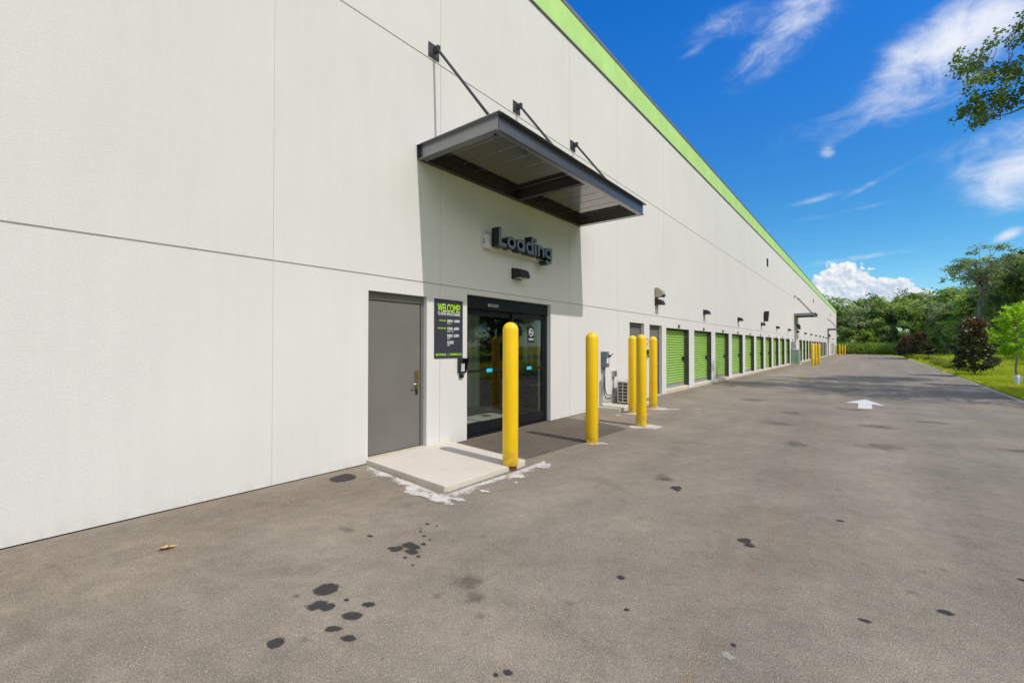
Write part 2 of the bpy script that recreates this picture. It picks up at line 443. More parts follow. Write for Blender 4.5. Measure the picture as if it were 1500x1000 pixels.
# parking lot, with the repair patch, spills and stains as thin layers of the same sheet
class Ground(MB):
    def __init__(s): super().__init__(); s.fall = []
    def sync(s, val=1.0):
        while len(s.fall) < len(s.v): s.fall.append(val)
    def blob(s, x, y, rx, ry, m, z=.004, rot=0.0, rough=.12, seed=0, squash=None):
        r = random.Random(seed*977+int(x*1000)+int(y*100))
        n = 36; ph = [r.uniform(0, 6.28) for _ in range(5)]; am = [r.uniform(.3, 1)*rough*.55 for _ in range(5)]
        def rad(a): return 1+sum(am[k]*sin((k+2)*a+ph[k])/(1+.35*k) for k in range(5))
        s.sync(); c = len(s.v); s.v.append((x, y, z)); s.fall.append(1.0)
        rings = [.35, .7, .88, 1.0]; fv = [.9, .5, .22, 0.0]
        for ri, rr in enumerate(rings):
            for j in range(n):
                a = 2*pi*j/n; q = rr*rad(a)
                dx, dy = q*rx*cos(a), q*ry*sin(a)
                s.v.append((x+dx*cos(rot)-dy*sin(rot), y+dx*sin(rot)+dy*cos(rot), z)); s.fall.append(fv[ri])
        for j in range(n):
            jj = (j+1) % n
            s.f.append((c, c+1+j, c+1+jj)); s.m.append(m); s.sm.append(False)
            for ri in range(3):
                a0 = c+1+ri*n
                s.f.append((a0+j, a0+n+j, a0+n+jj, a0+jj)); s.m.append(m); s.sm.append(False)
    def strip(s, pts, w0, w1, m, z=.004):
        """band along a polyline: full strength along its line, fading to w0 on one side and w1 on the other"""
        s.sync(); P = [Vector((a, b_)) for a, b_ in pts]; base = len(s.v); K = 5
        for k, p in enumerate(P):
            t = (P[min(k+1, len(P)-1)]-P[max(k-1, 0)]).normalized(); nrm = Vector((-t.y, t.x))
            ef = 1 if 0 < k < len(P)-1 else 0.0
            for o, f in ((w0, 0.0), (w0*.5, .42), (0, .80), (w1*.5, .45), (w1, 0.0)):
                q = p+nrm*o; s.v.append((q.x, q.y, z)); s.fall.append(f*ef)
        for k in range(len(P)-1):
            for j in range(K-1):
                a = base+k*K+j
                s.f.append((a, a+1, a+K+1, a+K)); s.m.append(m); s.sm.append(False)
g = Ground()
lot = [(-.6, -30)] + [(edge_x(-30), -30)] + [(edge_x(y), y) for y in (-10, 0, 12, 20, 30, 40, 50, 75, 80, 85, 90, 95, 100, 104, 107, 109, 111, 112, 113)] + [(4.3, 114), (-14, 114.5), (-14, 113.8), (-.6, 113.8)]
g.poly([(x, y, 0) for x, y in lot], 0)
# darker repair patch before the sliding doors
g.poly([(x, y, .003) for x, y in ((-.5, 4.93), (.4, 4.94), (1.46, 4.95), (1.50, 5.6), (1.55, 6.6), (1.58, 7.93), (1.2, 8.06), (.8, 8.22), (.2, 8.30), (-.5, 8.32))], 1)
g.sync()
OIL, FAINT, CEM, PALE = 2, 3, 4, 5
g.blob(2.421, 1.513, .088, .092, OIL, rough=.05)
g.blob(2.545, 1.385, .055, .07, OIL, rough=.08); g.blob(2.61, 1.415, .05, .05, OIL, z=.0055, rough=.08)
g.blob(2.702, 1.079, .055, .05, OIL, rough=.06)
g.blob(2.799, 1.456, .072, .045, OIL, rot=.5); g.blob(2.775, 1.58, .045, .032, OIL, rot=.6)
g.blob(2.824, 1.326, .058, .030, OIL, rot=.7); g.blob(2.962, 1.334, .045, .033, OIL, rot=.5, rough=.2)
g.blob(2.629, 1.525, .022, .018, OIL); g.blob(2.50, 1.34, .02, .018, FAINT); g.blob(2.35, 1.36, .03, .025, FAINT)
g.blob(.32, 2.90, .17, .20, OIL, rot=.3, rough=.12)
for x, y, rx, ry in ((2.35, 2.24, .10, .055), (2.43, 2.18, .07, .045), (2.31, 2.14, .05, .06), (2.263, 2.121, .028, .03), (2.47, 2.09, .022, .016), (2.53, 2.16, .02, .018),
                     (2.40, 2.32, .03, .022), (2.29, 2.42, .022, .016), (2.38, 2.40, .016, .014), (2.20, 2.46, .018, .014), (2.12, 2.60, .03, .018), (1.95, 2.15, .035, .02), (2.22, 2.62, .016, .012), (2.6, 2.05, .015, .012)):
    g.blob(x, y, rx, ry, OIL, z=.004+RND.random()*.002, rough=.2)
for x, y, rx, ry in ((3.465, 4.93, .065, .085), (3.50, 4.86, .04, .04), (4.33, 3.93, .06, .06), (4.38, 3.86, .045, .04), (3.811, 2.797, .035, .028), (5.44, 3.592, .05, .03), (5.077, 3.205, .035, .022),
                     (3.768, 1.658, .030, .022), (3.735, 1.61, .016, .014), (4.552, 2.526, .018, .015), (3.992, 2.478, .02, .018), (5.9, 4.4, .05, .03), (4.9, 4.9, .04, .025)):
    g.blob(x, y, rx, ry, OIL, z=.004+RND.random()*.002, rough=.25, seed=4)
for x, y, rx, ry in ((5.24, 8.9, .35, .4), (5.2, 11.1, .45, .35), (3.69, 10.3, .4, .25), (4.19, 8.3, .25, .3), (3.2, 5.2, .14, .16), (4.8, 13.7, .5, .3), (3.72, 12.1, .3, .35), (3.05, 2.13, .15, .11), (3.22, 2.02, .10, .08), (3.3, 5.18, .12, .1),
                     (1.7, 2.1, .12, .06), (3.1, 17.5, .6, .3), (4.4, 19.2, .5, .35), (6.1, 12.4, .4, .25), (6.8, 9.8, .3, .22), (2.5, 14.4, .5, .4)):
    g.blob(x, y, rx, ry, FAINT, z=.004+RND.random()*.002, rough=.3, seed=2)
# cement slopped round the pad and the bollard feet
g.strip([(.02, 3.37), (.25, 3.34), (.7, 3.29), (1.1, 3.25), (1.5, 3.20), (1.72, 3.15), (1.8, 3.14)], .03, -.17, CEM)
g.strip([(1.62, 3.0), (1.70, 3.15), (1.70, 3.6), (1.72, 4.1), (1.74, 4.6), (1.72, 4.9), (1.65, 5.1)], .02, -.20, CEM, z=.0055)
for x, y, rx, ry in ((1.45, 3.09, .22, .12), (1.75, 3.12, .20, .15), (1.28, 3.14, .15, .08), (1.93, 3.55, .10, .05), (1.85, 4.75, .15, .16), (.60, 3.24, .08, .05), (1.9, 3.2, .12, .07), (2.0, 4.0, .04, .03), (1.83, 4.2, .14, .16)):
    g.blob(x, y, rx, ry, CEM, z=.007+RND.random()*.002, rough=.35, seed=3)
for x, y, rx, ry in ((1.70, 6.36, .16, .15), (1.82, 6.45, .14, .08), (1.82, 8.36, .36, .32), (1.66, 8.22, .25, .25), (.95, 9.80, .32, .30), (1.05, 10.9, .42, .34), (1.45, 11.05, .16, .1), (.75, 9.3, .12, .06), (1.85, 11.5, .12, .05), (2.0, 10.9, .12, .05), (1.76, 41, .4, .4), (1.7, 86.4, .4, .4)):
    g.blob(x, y, rx, ry, CEM, z=.0045+RND.random()*.002, rough=.25, seed=5)
g.blob(4.55, 2.42, .05, .045, PALE, rough=.3)
# speckled cement trench patch across the lot
g.strip([(.15, 27.9), (.9, 28.0), (1.6, 28.0), (2.4, 27.9), (3.2, 27.8), (3.95, 27.75)], .55, -.55, CEM)
for x, y, rx, ry in ((3.55, 27.70, .55, .15), (2.95, 27.72, .45, .13), (2.0, 27.85, .35, .14), (1.45, 27.95, .3, .14), (.95, 28.0, .3, .14)):
    g.blob(x, y, rx, ry, CEM, z=.0075, rough=.2, seed=8)
g.sync()
o = g.build('parking_lot', [M['asphalt'], M['patch_asphalt'], M['oil'], M['faint'], M['cement'], M['pale']], fix=False)
at = o.data.attributes.new('fall', 'FLOAT', 'POINT'); at.data.foreach_set('value', g.fall)
tag(o, kind='structure')

# flush ribbon curb
mb = MB(); ce = [y for y in range(-30, 75, 5)] + [75, 79, 83, 87, 91, 95, 99, 102, 105, 107, 109, 111, 112, 113]
for y0, y1 in zip(ce[:-1], ce[1:]):
    a, b_ = edge_x(y0), edge_x(y1)
    mb.quad((a-.02, y0, .012), (a+.085, y0, .030), (b_+.085, y1, .030), (b_-.02, y1, .012))
    mb.quad((a-.02, y0, .012), (b_-.02, y1, .012), (b_-.02, y1, -.05), (a-.02, y0, -.05))
    mb.quad((a+.085, y0, .030), (a+.085, y0, -.05), (b_+.085, y1, -.05), (b_+.085, y1, .030))
tag(mb.build('kerb', M['curb']), kind='structure')

# painted arrow and yellow line piece
mb = MB()
mb.poly([(x, y, .004) for x, y in ((4.89, 14.08), (5.17, 14.14), (5.165, 15.24), (5.434, 15.14), (5.02, 16.6), (4.60, 15.34), (4.885, 15.33))])
tag(mb.build('road_arrow', M['white_line']), 'white arrow painted on the asphalt pointing towards the far end', 'road marking')
mb = MB(); mb.poly([(x, y, .010) for x, y in ((2.05, 27.72), (2.75, 27.66), (2.77, 28.0), (2.08, 28.06))])
tag(mb.build('painted_patch', paint('worn yellow paint', (.62, .42, .06), .85, var=.2, scale=9, dirt=.3)), 'small yellow painted patch on the pale strip across the asphalt', 'road marking')

# ------------------------------------------------------------------ building
LEN = 113.6; NEAR = -16.0; TOPZ = 8.25
bld = tag(empty('storage_building', (0, 0, 0)), 'long white stucco storage building with green roof band and roll up doors', 'building')
ROLL = [14.46+2.975*k for k in range(10)] + [50.02+3.02*k for k in range(12)]
ROLLW, ROLLH = 2.36, 2.135
opens = [(3.44, 4.43, .0, 2.255), (5.28, 7.73, .0, 2.372), (11.62, 12.64, .0, 2.19), (13.05, 14.08, .0, 2.18)]
opens += [(y, y+ROLLW, .0, ROLLH) for y in ROLL]
opens += [(46.75, 47.8, .0, 2.2), (88.2, 90.6, .0, 2.37), (95.2, 96.2, 0, 2.2), (98.4, 100.6, .0, 2.135), (103.4, 105.6, .0, 2.135)]
vj = [-9.6, -3.8, 2.24, 4.69, 8.47, 10.87, 14.27, 20.46] + [20.46+5.96*k for k in range(1, 15)]
hj = [(2.452, 2.470), (5.795, 5.815)]
ycuts = {NEAR, LEN}; zcuts = {.012, TOPZ}
vg = []
for v in vj:
    if v < LEN-1: vg.append((v-.0035, v+.0035)); ycuts |= {v-.0035, v+.0035}
for a, b_, c_, d_ in opens:
    ycuts |= {a, b_}; zcuts |= {max(c_, .012), d_}
for a, b_ in hj: zcuts |= {a, b_}
ycuts = sorted(ycuts); zcuts = sorted(zcuts)
def cell(y, z):
    for a, b_, c_, d_ in opens:
        if a < y < b_ and c_ < z < d_: return None
    for a, b_ in hj:
        if a < z < b_: return -.016
    for a, b_ in vg:
        if a < y < b_: return -.006
    return 0.0
mb = MB(); DEEP = -.32
ny, nz = len(ycuts)-1, len(zcuts)-1
G = [[cell((ycuts[i]+ycuts[i+1])/2, (zcuts[j]+zcuts[j+1])/2) for j in range(nz)] for i in range(ny)]
for i in range(ny):
    for j in range(nz):
        d0 = G[i][j]; y0, y1, z0, z1 = ycuts[i], ycuts[i+1], zcuts[j], zcuts[j+1]
        if d0 is not None:
            mb.quad((d0, y0, z0), (d0, y1, z0), (d0, y1, z1), (d0, y0, z1))
        e0 = DEEP if d0 is None else d0
        if i+1 < ny:
            d1 = G[i+1][j]; e1 = DEEP if d1 is None else d1
            if abs(e0-e1) > 1e-6: mb.quad((e0, y1, z0), (e1, y1, z0), (e1, y1, z1), (e0, y1, z1))
        if j+1 < nz:
            d1 = G[i][j+1]; e1 = DEEP if d1 is None else d1
            if abs(e0-e1) > 1e-6: mb.quad((e0, y0, z1), (e1, y0, z1), (e1, y1, z1), (e0, y1, z1))
# returns at both ends, far and back walls
mb.quad((0, LEN, .012), (-45, LEN, .012), (-45, LEN, TOPZ), (0, LEN, TOPZ))
mb.quad((0, NEAR, .012), (-45, NEAR, .012), (-45, NEAR, TOPZ), (0, NEAR, TOPZ))
mb.quad((-45, NEAR, .012), (-45, LEN, .012), (-45, LEN, TOPZ), (-45, NEAR, TOPZ))
mb.build('wall', M['stucco'], bld)
# dark gap under the wall, broken by the openings
bounds = sorted([(a, b_) for a, b_, c_, d_ in opens])
cur = NEAR
for a, b_ in bounds + [(LEN, LEN)]:
    if a-cur > .01: MB().box(-.30, -.012, cur+.004, a-.004, -.1, .0115).build('footing', M['dark_gap'], bld)
    cur = b_
# green parapet band, its drip edge, coping
mb = MB(); mb.box(-.30, .022, NEAR-.02, LEN+.02, TOPZ+.002, 8.868); mb.build('parapet_band', M['band'], bld)
mb = MB(); mb.box(-.32, .030, NEAR-.03, LEN+.03, TOPZ-.03, TOPZ+.0); mb.build('drip_edge', M['coping'], bld)
mb = MB(); mb.prism([(-.34, 8.87), (.034, 8.87), (.034, 8.965), (.02, 8.975), (-.34, 8.98)], 'y', NEAR-.04, LEN+.04)
mb.build('coping', M['coping'], bld)
mb = MB(); mb.box(-44.9, -.35, NEAR+.1, LEN-.1, 8.0, 8.15); mb.build('roof', M['roofing'], bld)

# roll-up doors
def roll_door():
    """curtain with real ribs; local frame: y 0..ROLLW, x is outwards"""
    mb = MB(); pitch = .0875; n = int((ROLLH-.30)/pitch)
    prof = []; z = .255
    for k in range(n+1):
        for dz, dx in ((0, 0), (.010, .012), (.030, .021), (.052, .021), (.070, .012), (.078, 0)):
            prof.append((-.185+dx*1.5, z+dz))
        z += pitch
    prof = [p for p in prof if p[1] < ROLLH+.05]
    i0 = len(mb.v)
    for (x, zz) in prof: mb.v += [(x, .03, zz), (x, ROLLW-.03, zz)]
    for k in range(len(prof)-1):
        a = i0+2*k; mb.f.append((a, a+1, a+3, a+2)); mb.m.append(0); mb.sm.append(False)
    o = mb.build('roll_door', M['green_steel'], bld, fix=False)
    b1 = MB(); b1.box(-.195, -.160, .02, ROLLW-.02, .145, .25); b1.box(-.17, -.145, .02, ROLLW-.02, .135, .165)
    b1.build('bottom_bar', M['galv'], o, bevel=.003)
    MB().prism([(-.31, ROLLW), (-.31, ROLLW-.012), (-.20, ROLLW-.012), (-.20, ROLLW-.085), (-.13, ROLLW-.085), (-.13, ROLLW-.012), (-.006, ROLLW-.012), (-.006, ROLLW)], 'z', .14, ROLLH-.002).build('guide', M['guide'], o)
    MB().box(-.31, -.10, .0, .012, .14, ROLLH-.002).build('guide', M['guide'], o)
    sl = MB(); sl.prism([(-.31, -.05), (.004, -.05), (.004, .10), (-.03, .132), (-.31, .140)], 'y', .004, ROLLW-.004)
    sl.build('sill', M['sill'], o)
    la = MB(); la.box(-.164, -.138, ROLLW-.32, ROLLW-.14, 1.03, 1.17); la.box(-.138, -.10, ROLLW-.27, ROLLW-.20, 1.06, 1.12); la.tube([(-.12, ROLLW-.235, 1.06), (-.115, ROLLW-.235, .98)], .018, 8)
    la.build('latch', M['black_plastic'], o, bevel=.003)
    nb = MB(); nb.box(.0015, .05, ROLLW/2-.035, ROLLW/2+.035, ROLLH+.02, ROLLH+.13); nb.box(.0015, .03, ROLLW/2-.06, ROLLW/2+.06, ROLLH+.03, ROLLH+.06)
    nb.build('door_sensor', M['conduit'], o, bevel=.004)
    return o
rd = roll_door(); rd.location = (0, ROLL[0], 0)
for y in ROLL[1:]:
    c = copy_tree(rd, bld); c.location = (0, y, 0)
for y, w in ((98.4, 2.2), (103.4, 2.2)):
    c = copy_tree(rd, bld); c.location = (0, y, 0); c.scale = (1, w/ROLLW, 1)

# grey steel doors
def steel_door(y0, y1, z0, ztop, hand='brass', recess=.10):
    w = y1-y0
    fr = MB()
    t = .05
    fr.box(-.16, -recess+.03, y0+.002, y0+t, z0, ztop-.002); fr.box(-.16, -recess+.03, y1-t, y1-.002, z0, ztop-.002)
    fr.box(-.16, -recess+.03, y0+t, y1-t, ztop-.105, ztop-.002)
    o = MB().box(-.16, -recess+.012, y0+t+.005, y1-t-.005, z0+.012, ztop-.112).build('door', M['grey_door'], bld, bevel=.002)
    fr.build('frame', M['grey_frame'], o, bevel=.003)
    yh = y1-t-.07; zc = z0+.98; x = -recess+.012
    if hand == 'brass':
        MB().box(x, x+.012, yh-.032, yh+.032, zc-.12, zc+.13).box(x+.012, x+.020, yh-.012, yh+.012, zc+.04, zc+.075).build('escutcheon', M['brass'], o, bevel=.002)
        hd = MB().tube([(x+.012, yh-.01, zc-.06), (x+.06, yh-.01, zc-.06), (x+.068, yh-.02, zc-.062), (x+.068, yh-.12, zc-.064)], .009, 10)
        hd.build('handle', M['steel'], o)
        gu = MB().box(x, x+.004, yh-.02, yh+.025, zc-.22, zc-.14)
        gu.build('strike_plate', M['black_plastic'], o)
    else:
        MB().tube([(x, yh, zc), (x+.012, yh, zc)], .035, 16).build('escutcheon', M['steel'], o)
        MB().tube([(x+.012, yh, zc), (x+.06, yh, zc), (x+.065, yh-.02, zc), (x+.065, yh-.12, zc)], .010, 10).build('handle', M['steel'], o)
    MB().box(-.31, .001 if z0 < .05 else -.004, y0+.004, y1-.004, -.05, z0).build('sill', M['sill'], o)
    return o
steel_door(3.44, 4.43, .064, 2.255)
d2 = steel_door(11.62, 12.64, .03, 2.19, 'lever', .12)
d3 = steel_door(13.05, 14.08, .03, 2.18, 'lever', .12)
steel_door(46.75, 47.8, .03, 2.2, 'lever', .12)
steel_door(95.2, 96.2, .03, 2.2, 'lever', .12)

# sliding glass entrance
def entrance(y0, y1, inside=True):
    ent = MB()
    zt = 2.368; x0, x1 = -.20, -.085; zb = .035
    ent.box(x0, x1, y0+.003, y0+.055, zb, 2.16); ent.box(x0, x1, y1-.09, y1-.003, zb, 2.16)
    ent.box(x0, x1+.012, y0+.003, y1-.003, 2.16, zt)
    ent.box(x0-.01, x1+.004, y0+.0035, y1-.0035, -.05, zb)
    fr = ent.build('sliding_entrance', M['black_frame'], bld, bevel=.003)
    ym = y0+(y1-y0)*.545
    # near (left) leaf, set further in; far (right) leaf
    def leaf(a, b_, xa, xb, rail, name, dots):
        st = .055
        lf = MB()
        lf.box(xa, xb, a, a+st, zb+.01, 2.13); lf.box(xa, xb, b_-st, b_, zb+.01, 2.13)
        lf.box(xa, xb, a+st, b_-st, 2.05, 2.13); lf.box(xa, xb, a+st, b_-st, zb+.01, zb+.19)
        lf.box(xa+.004, xb-.004, a+st, b_-st, rail-.022, rail+.022)
        o = lf.build(name, M['black_frame'], fr, bevel=.003)
        xm = (xa+xb)/2
        MB().box(xm-.003, xm+.003, a+st+.001, b_-st-.001, rail+.024, 2.049).build('glass', M['glass'], o)
        o2 = MB().box(xm-.003, xm+.003, a+st+.001, b_-st-.001, zb+.192, rail-.024).build('glass', M['glass_dots'] if dots else M['glass'], o)
        MB().box(xb-.004, xb+.003, (a+b_)/2-.07, (a+b_)/2+.08, rail-.025, rail+.035).build('sticker', M['cyan'], o)
        return o
    leaf(y0+.057, ym+.03, -.19, -.145, 1.10, 'sliding_leaf', False)
    leaf(ym-.03, y1-.092, -.142, -.097, 1.10, 'sliding_leaf', True)
    MB().box(-.073, -.030, y0+.56, y0+.84, 2.205, 2.262).build('motion_sensor', M['steel'], fr, bevel=.012)
    ce = MB().box(-.20, -.186, y0+.057, ym, 2.13, 2.16)
    ce.build('track', M['black_frame'], fr)
    if inside:
        xb = -2.6; ya, yz = y0-1.6, y1+3.6
        rm = MB(); rm.quad((xb, ya, .03), (-.21, ya, .03), (-.21, yz, .03), (xb, yz, .03)); rm.build('lobby_floor', M['int_floor'], bld)
        def corrugated(x, a, b_, za, zb_, flip=0):
            cw = MB(); prof = []; y = a
            while y < b_: prof += [(y, 0), (y+.10, 0), (y+.125, .03), (y+.20, .03), (y+.225, 0)]; y += .225
            for (yy, d_) in prof: cw.v += [(x+d_, min(yy, b_), za), (x+d_, min(yy, b_), zb_)]
            for k in range(len(prof)-1):
                q_ = 2*k; cw.f.append((q_, q_+2, q_+3, q_+1)); cw.m.append(0); cw.sm.append(False)
            return cw.build('lobby_wall', M['int_wall'], bld, fix=False)
        corrugated(xb, ya, yz, .03, 2.9)
        corrugated(-1.25, 8.45, yz-.02, 1.15, 2.9)
        MB().box(-1.25, -1.20, 8.45, yz-.02, .03, 1.149).build('lobby_dado', M['int_dark'], bld)
        for yy in (yz-.02, ya): MB().box(xb, -.33, yy, yy+.02, .03, 2.9).build('lobby_wall', M['int_wall'], bld)
        MB().box(xb-.1, -.33, ya, yz, 2.9, 2.95).build('lobby_ceiling', M['white_trim'], bld)
        el_ = MB().box(xb+.04, xb+.30, 8.40, 8.47, .03, 2.3).box(xb+.04, xb+.30, 9.62, 9.70, .03, 2.3).box(xb+.04, xb+.30, 8.47, 9.62, 2.2, 2.3).build('elevator', M['int_dark'], bld, bevel=.004)
        for a_, b__ in ((8.472, 9.04), (9.05, 9.618)): MB().box(xb+.06, xb+.20, a_, b__, .03, 2.198).build('elevator_door', M['int_dark'], el_)
    else:
        MB().box(-1.2, -1.15, y0, y1, 0, 2.4).build('lobby_wall', M['int_dark'], bld)
    return fr
entrance(5.28, 7.73)
entrance(88.2, 90.6, False)

# small louvred vents high on the wall
for i, y in enumerate((33.1, 64.2, 95.5)):
    v = empty('wall_vent', (0, y, 6.72))
    tag(v, ['dark slatted vent high on the white wall nearest the viewer', 'dark slatted vent high on the wall beyond the middle canopy', 'dark slatted vent high on the wall near the building end'][i], 'vent', 'vents high on the wall')
    mb = MB().box(.001, .03, -.22, -.18, 0, .5).box(.001, .03, .18, .22, 0, .5).box(.001, .03, -.18, .18, 0, .03).box(.001, .03, -.18, .18, .47, .5)
    mb.build('frame', M['lamp_metal'], v)
    s_ = MB()
    for k in range(7): s_.prism([(.002, .05+k*.06), (.026, .035+k*.06), (.03, .04+k*.06), (.006, .085+k*.06)], 'y', -.18, .18)
    s_.build('louvre', M['lamp_metal'], v)

# ------------------------------------------------------------------ canopies
def canopy(W, nrods, first):
    """local frame: y 0..W along the wall, x outwards, z = underside"""
    root = empty('entrance_canopy')
    P_ = 1.50; H = .215; tw = .012; fl = .062
    fb = MB()   # front channel, flanges turned outwards
    fb.box(P_-tw, P_, .0, W, .0, H); fb.box(P_, P_+fl, -.0, W, H-.012, H); fb.box(P_, P_+fl*.35, .0, W, .0, .010)
    fb.build('front_beam', M['bronze_front'], root, bevel=.002)
    for yy, sgn in ((0, -1), (W, 1)):
        e = MB()
        a, b_ = sorted((yy, yy-sgn*tw)); e.box(.012, P_-tw, a, b_, .0, H)
        a, b_ = sorted((yy, yy+sgn*fl)); e.box(.0, P_+fl-.002, a, b_, H-.0125, H-.0005)
        a, b_ = sorted((yy, yy+sgn*fl*.8)); e.box(.0, P_, a, b_, .0, .010)
        a, b_ = sorted((yy-sgn*tw, yy-sgn*.075)); e.box(.075, P_-.075, a, b_, .0, .010)
        e.build('side_beam', M['bronze_pale'], root, bevel=.002)
    wb = MB().box(.001, .013, -.05, W+.05, .0, H-.013).box(.013, .085, tw+.001, W-tw-.001, .0005, .0105)
    wb.build('wall_beam', M['bronze'], root, bevel=.002)
    MB().box(P_-.085, P_-tw, tw+.0005, W-tw-.0005, .0012, .0112).build('front_flange', M['bronze_pale'], root)
    ym = W*.5
    mb_ = MB().box(.0135, P_-tw-.0005, ym-.006, ym+.006, .012, H-.06).box(.09, P_-.09, ym-.05, ym+.05, .0, .0115)
    mb_.build('cross_beam', M['bronze'], root, bevel=.002)
    dk = MB(); npan = max(4, int(round((W-.03)/.36)))
    w = (W-.03)/npan
    for k in range(npan):
        a = .015+k*w
        dk.box(.014, P_-.014, a+.003, a+w-.003, H-.075, H-.055); dk.box(.014, P_-.014, a-.0025, a+.0025, H-.079, H-.052, 1)
    dk.build('deck', [M['deck'], M['seam']], root)
    ys_ = [.26+(W-.52)*k/(nrods-1) for k in range(nrods)] if nrods > 1 else [W/2]
    for yy in ys_:
        pl = MB().box(.001, .013, yy-.105, yy+.105, 1.625, 1.835)
        po = pl.build('wall_plate', M['bronze'], root, bevel=.002)
        MB().box(.013, .13, yy-.022, yy-.010, 1.69, 1.78).box(.013, .13, yy+.010, yy+.022, 1.69, 1.78).build('clevis', M['bronze'], po)
        for by in (-.075, .075):
            for bz in (1.655, 1.805): MB().tube([(.013, yy+by, bz), (.024, yy+by, bz)], .011, 6).build('bolt', M['bronze'], po)
        MB().tube([(.09, yy-.03, 1.735), (.09, yy+.03, 1.735)], .010, 8).build('pin', M['bronze'], po)
        MB().tube([(.09, yy, 1.735), (1.25, yy, H+.02)], .0215, 12).build('tie_rod', M['bronze'], root)
        MB().box(1.16, 1.34, yy-.05, yy+.05, H-.012, H+.004).box(1.19, 1.30, yy-.008, yy+.008, H+.004, H+.075).build('rod_foot', M['bronze'], root)
    dr = MB().box(P_-.115, P_-.085, .03, .055, -.018, .0115)
    dr.build('drain_spout', M['black_plastic'], root)
    return root
CZ = 4.215
c1 = canopy(4.58, 3, True); c1.location = (0, 4.285, CZ)
tag(c1, 'large dark steel canopy with three tie rods over the sliding glass doors', 'canopy', 'steel canopies along the wall')
c2 = canopy(2.95, 2, False); c2.location = (0, 46.4, CZ)
tag(c2, 'dark steel canopy halfway down the wall past the green doors', 'canopy', 'steel canopies along the wall')
c3 = canopy(3.4, 2, False); c3.location = (0, 87.7, CZ)
tag(c3, 'small dark canopy near the far end of the white wall', 'canopy', 'steel canopies along the wall')

# ------------------------------------------------------------------ lettering helpers
def text_mesh(body, size, align='LEFT', bold=0.0, xs=1.0, spacing=1.0):
    cu = bpy.data.curves.new('t', 'FONT'); cu.body = body; cu.size = size; cu.align_x = align; cu.offset = bold
    cu.space_character = spacing; cu.resolution_u = 4
    ob = bpy.data.objects.new('t', cu); COL.objects.link(ob)
    dg = bpy.context.evaluated_depsgraph_get()
    me = bpy.data.meshes.new_from_object(ob.evaluated_get(dg))
    bpy.data.objects.remove(ob)
    for v in me.vertices: v.co = (0, v.co.x*xs, v.co.y)
    return me
def fit_text(name, body, y0, y1, z0, h, material, parent, x=.004, align='L', bold=0.0):
    """lettering with cap height h whose width is stretched to y0..y1"""
    me = text_mesh(body, 1.0, bold=bold)
    ys_ = [v.co.y for v in me.vertices]; zs_ = [v.co.z for v in me.vertices]
    a, b_ = min(ys_), max(ys_); c_ = 0.0; d_ = max(zs_)
    for v in me.vertices:
        v.co = (x, y0+(v.co.y-a)/(b_-a)*(y1-y0), z0+(v.co.z-c_)/(d_-c_)*h)
    me.materials.append(material)
    o = link(bpy.data.objects.new(name, me)); o.parent = parent
    return o

# "Loading" letters on a raceway
def ring(cx, cz, ro, ri, a0=0, a1=360, n=40):
    out = [(cx+ro*cos(radians(a0+(a1-a0)*k/n)), cz+ro*sin(radians(a0+(a1-a0)*k/n))) for k in range(n+1)]
    inn = [(cx+ri*cos(radians(a0+(a1-a0)*k/n)), cz+ri*sin(radians(a0+(a1-a0)*k/n))) for k in range(n+1)]
    return out, inn
def letter_solid(mb, polys, x0, x1):
    """polys: list of ('box', y0,y1,z0,z1) or ('ring', ...)"""
    for i, q in enumerate(polys):
        e = .0015*i
        if q[0] == 'box':
            mb.box(x0-e, x1+e, q[1], q[2], q[3], q[4])
            fi = len(mb.f)
        else:
            out, inn = ring(*q[1:])
            n = len(out)-1; b0 = len(mb.v)
            for (y, z) in out: mb.v += [(x0-e, y, z), (x1+e, y, z)]
            for (y, z) in inn: mb.v += [(x0-e, y, z), (x1+e, y, z)]
            k2 = 2*(n+1)
            for k in range(n):
                a = b0+2*k; c_ = b0+k2+2*k
                mb.f += [(a, a+2, a+3, a+1), (c_, c_+1, c_+3, c_+2), (a+1, a+3, c_+3, c_+1), (a, c_, c_+2, a+2)]
                mb.m += [0, 0, 1, 0]; mb.sm += [False]*4
            mb.f += [(b0, b0+1, b0+k2+1, b0+k2), (b0+2*n, b0+k2+2*n, b0+k2+2*n+1, b0+2*n+1)]; mb.m += [0, 0]; mb.sm += [False]*2
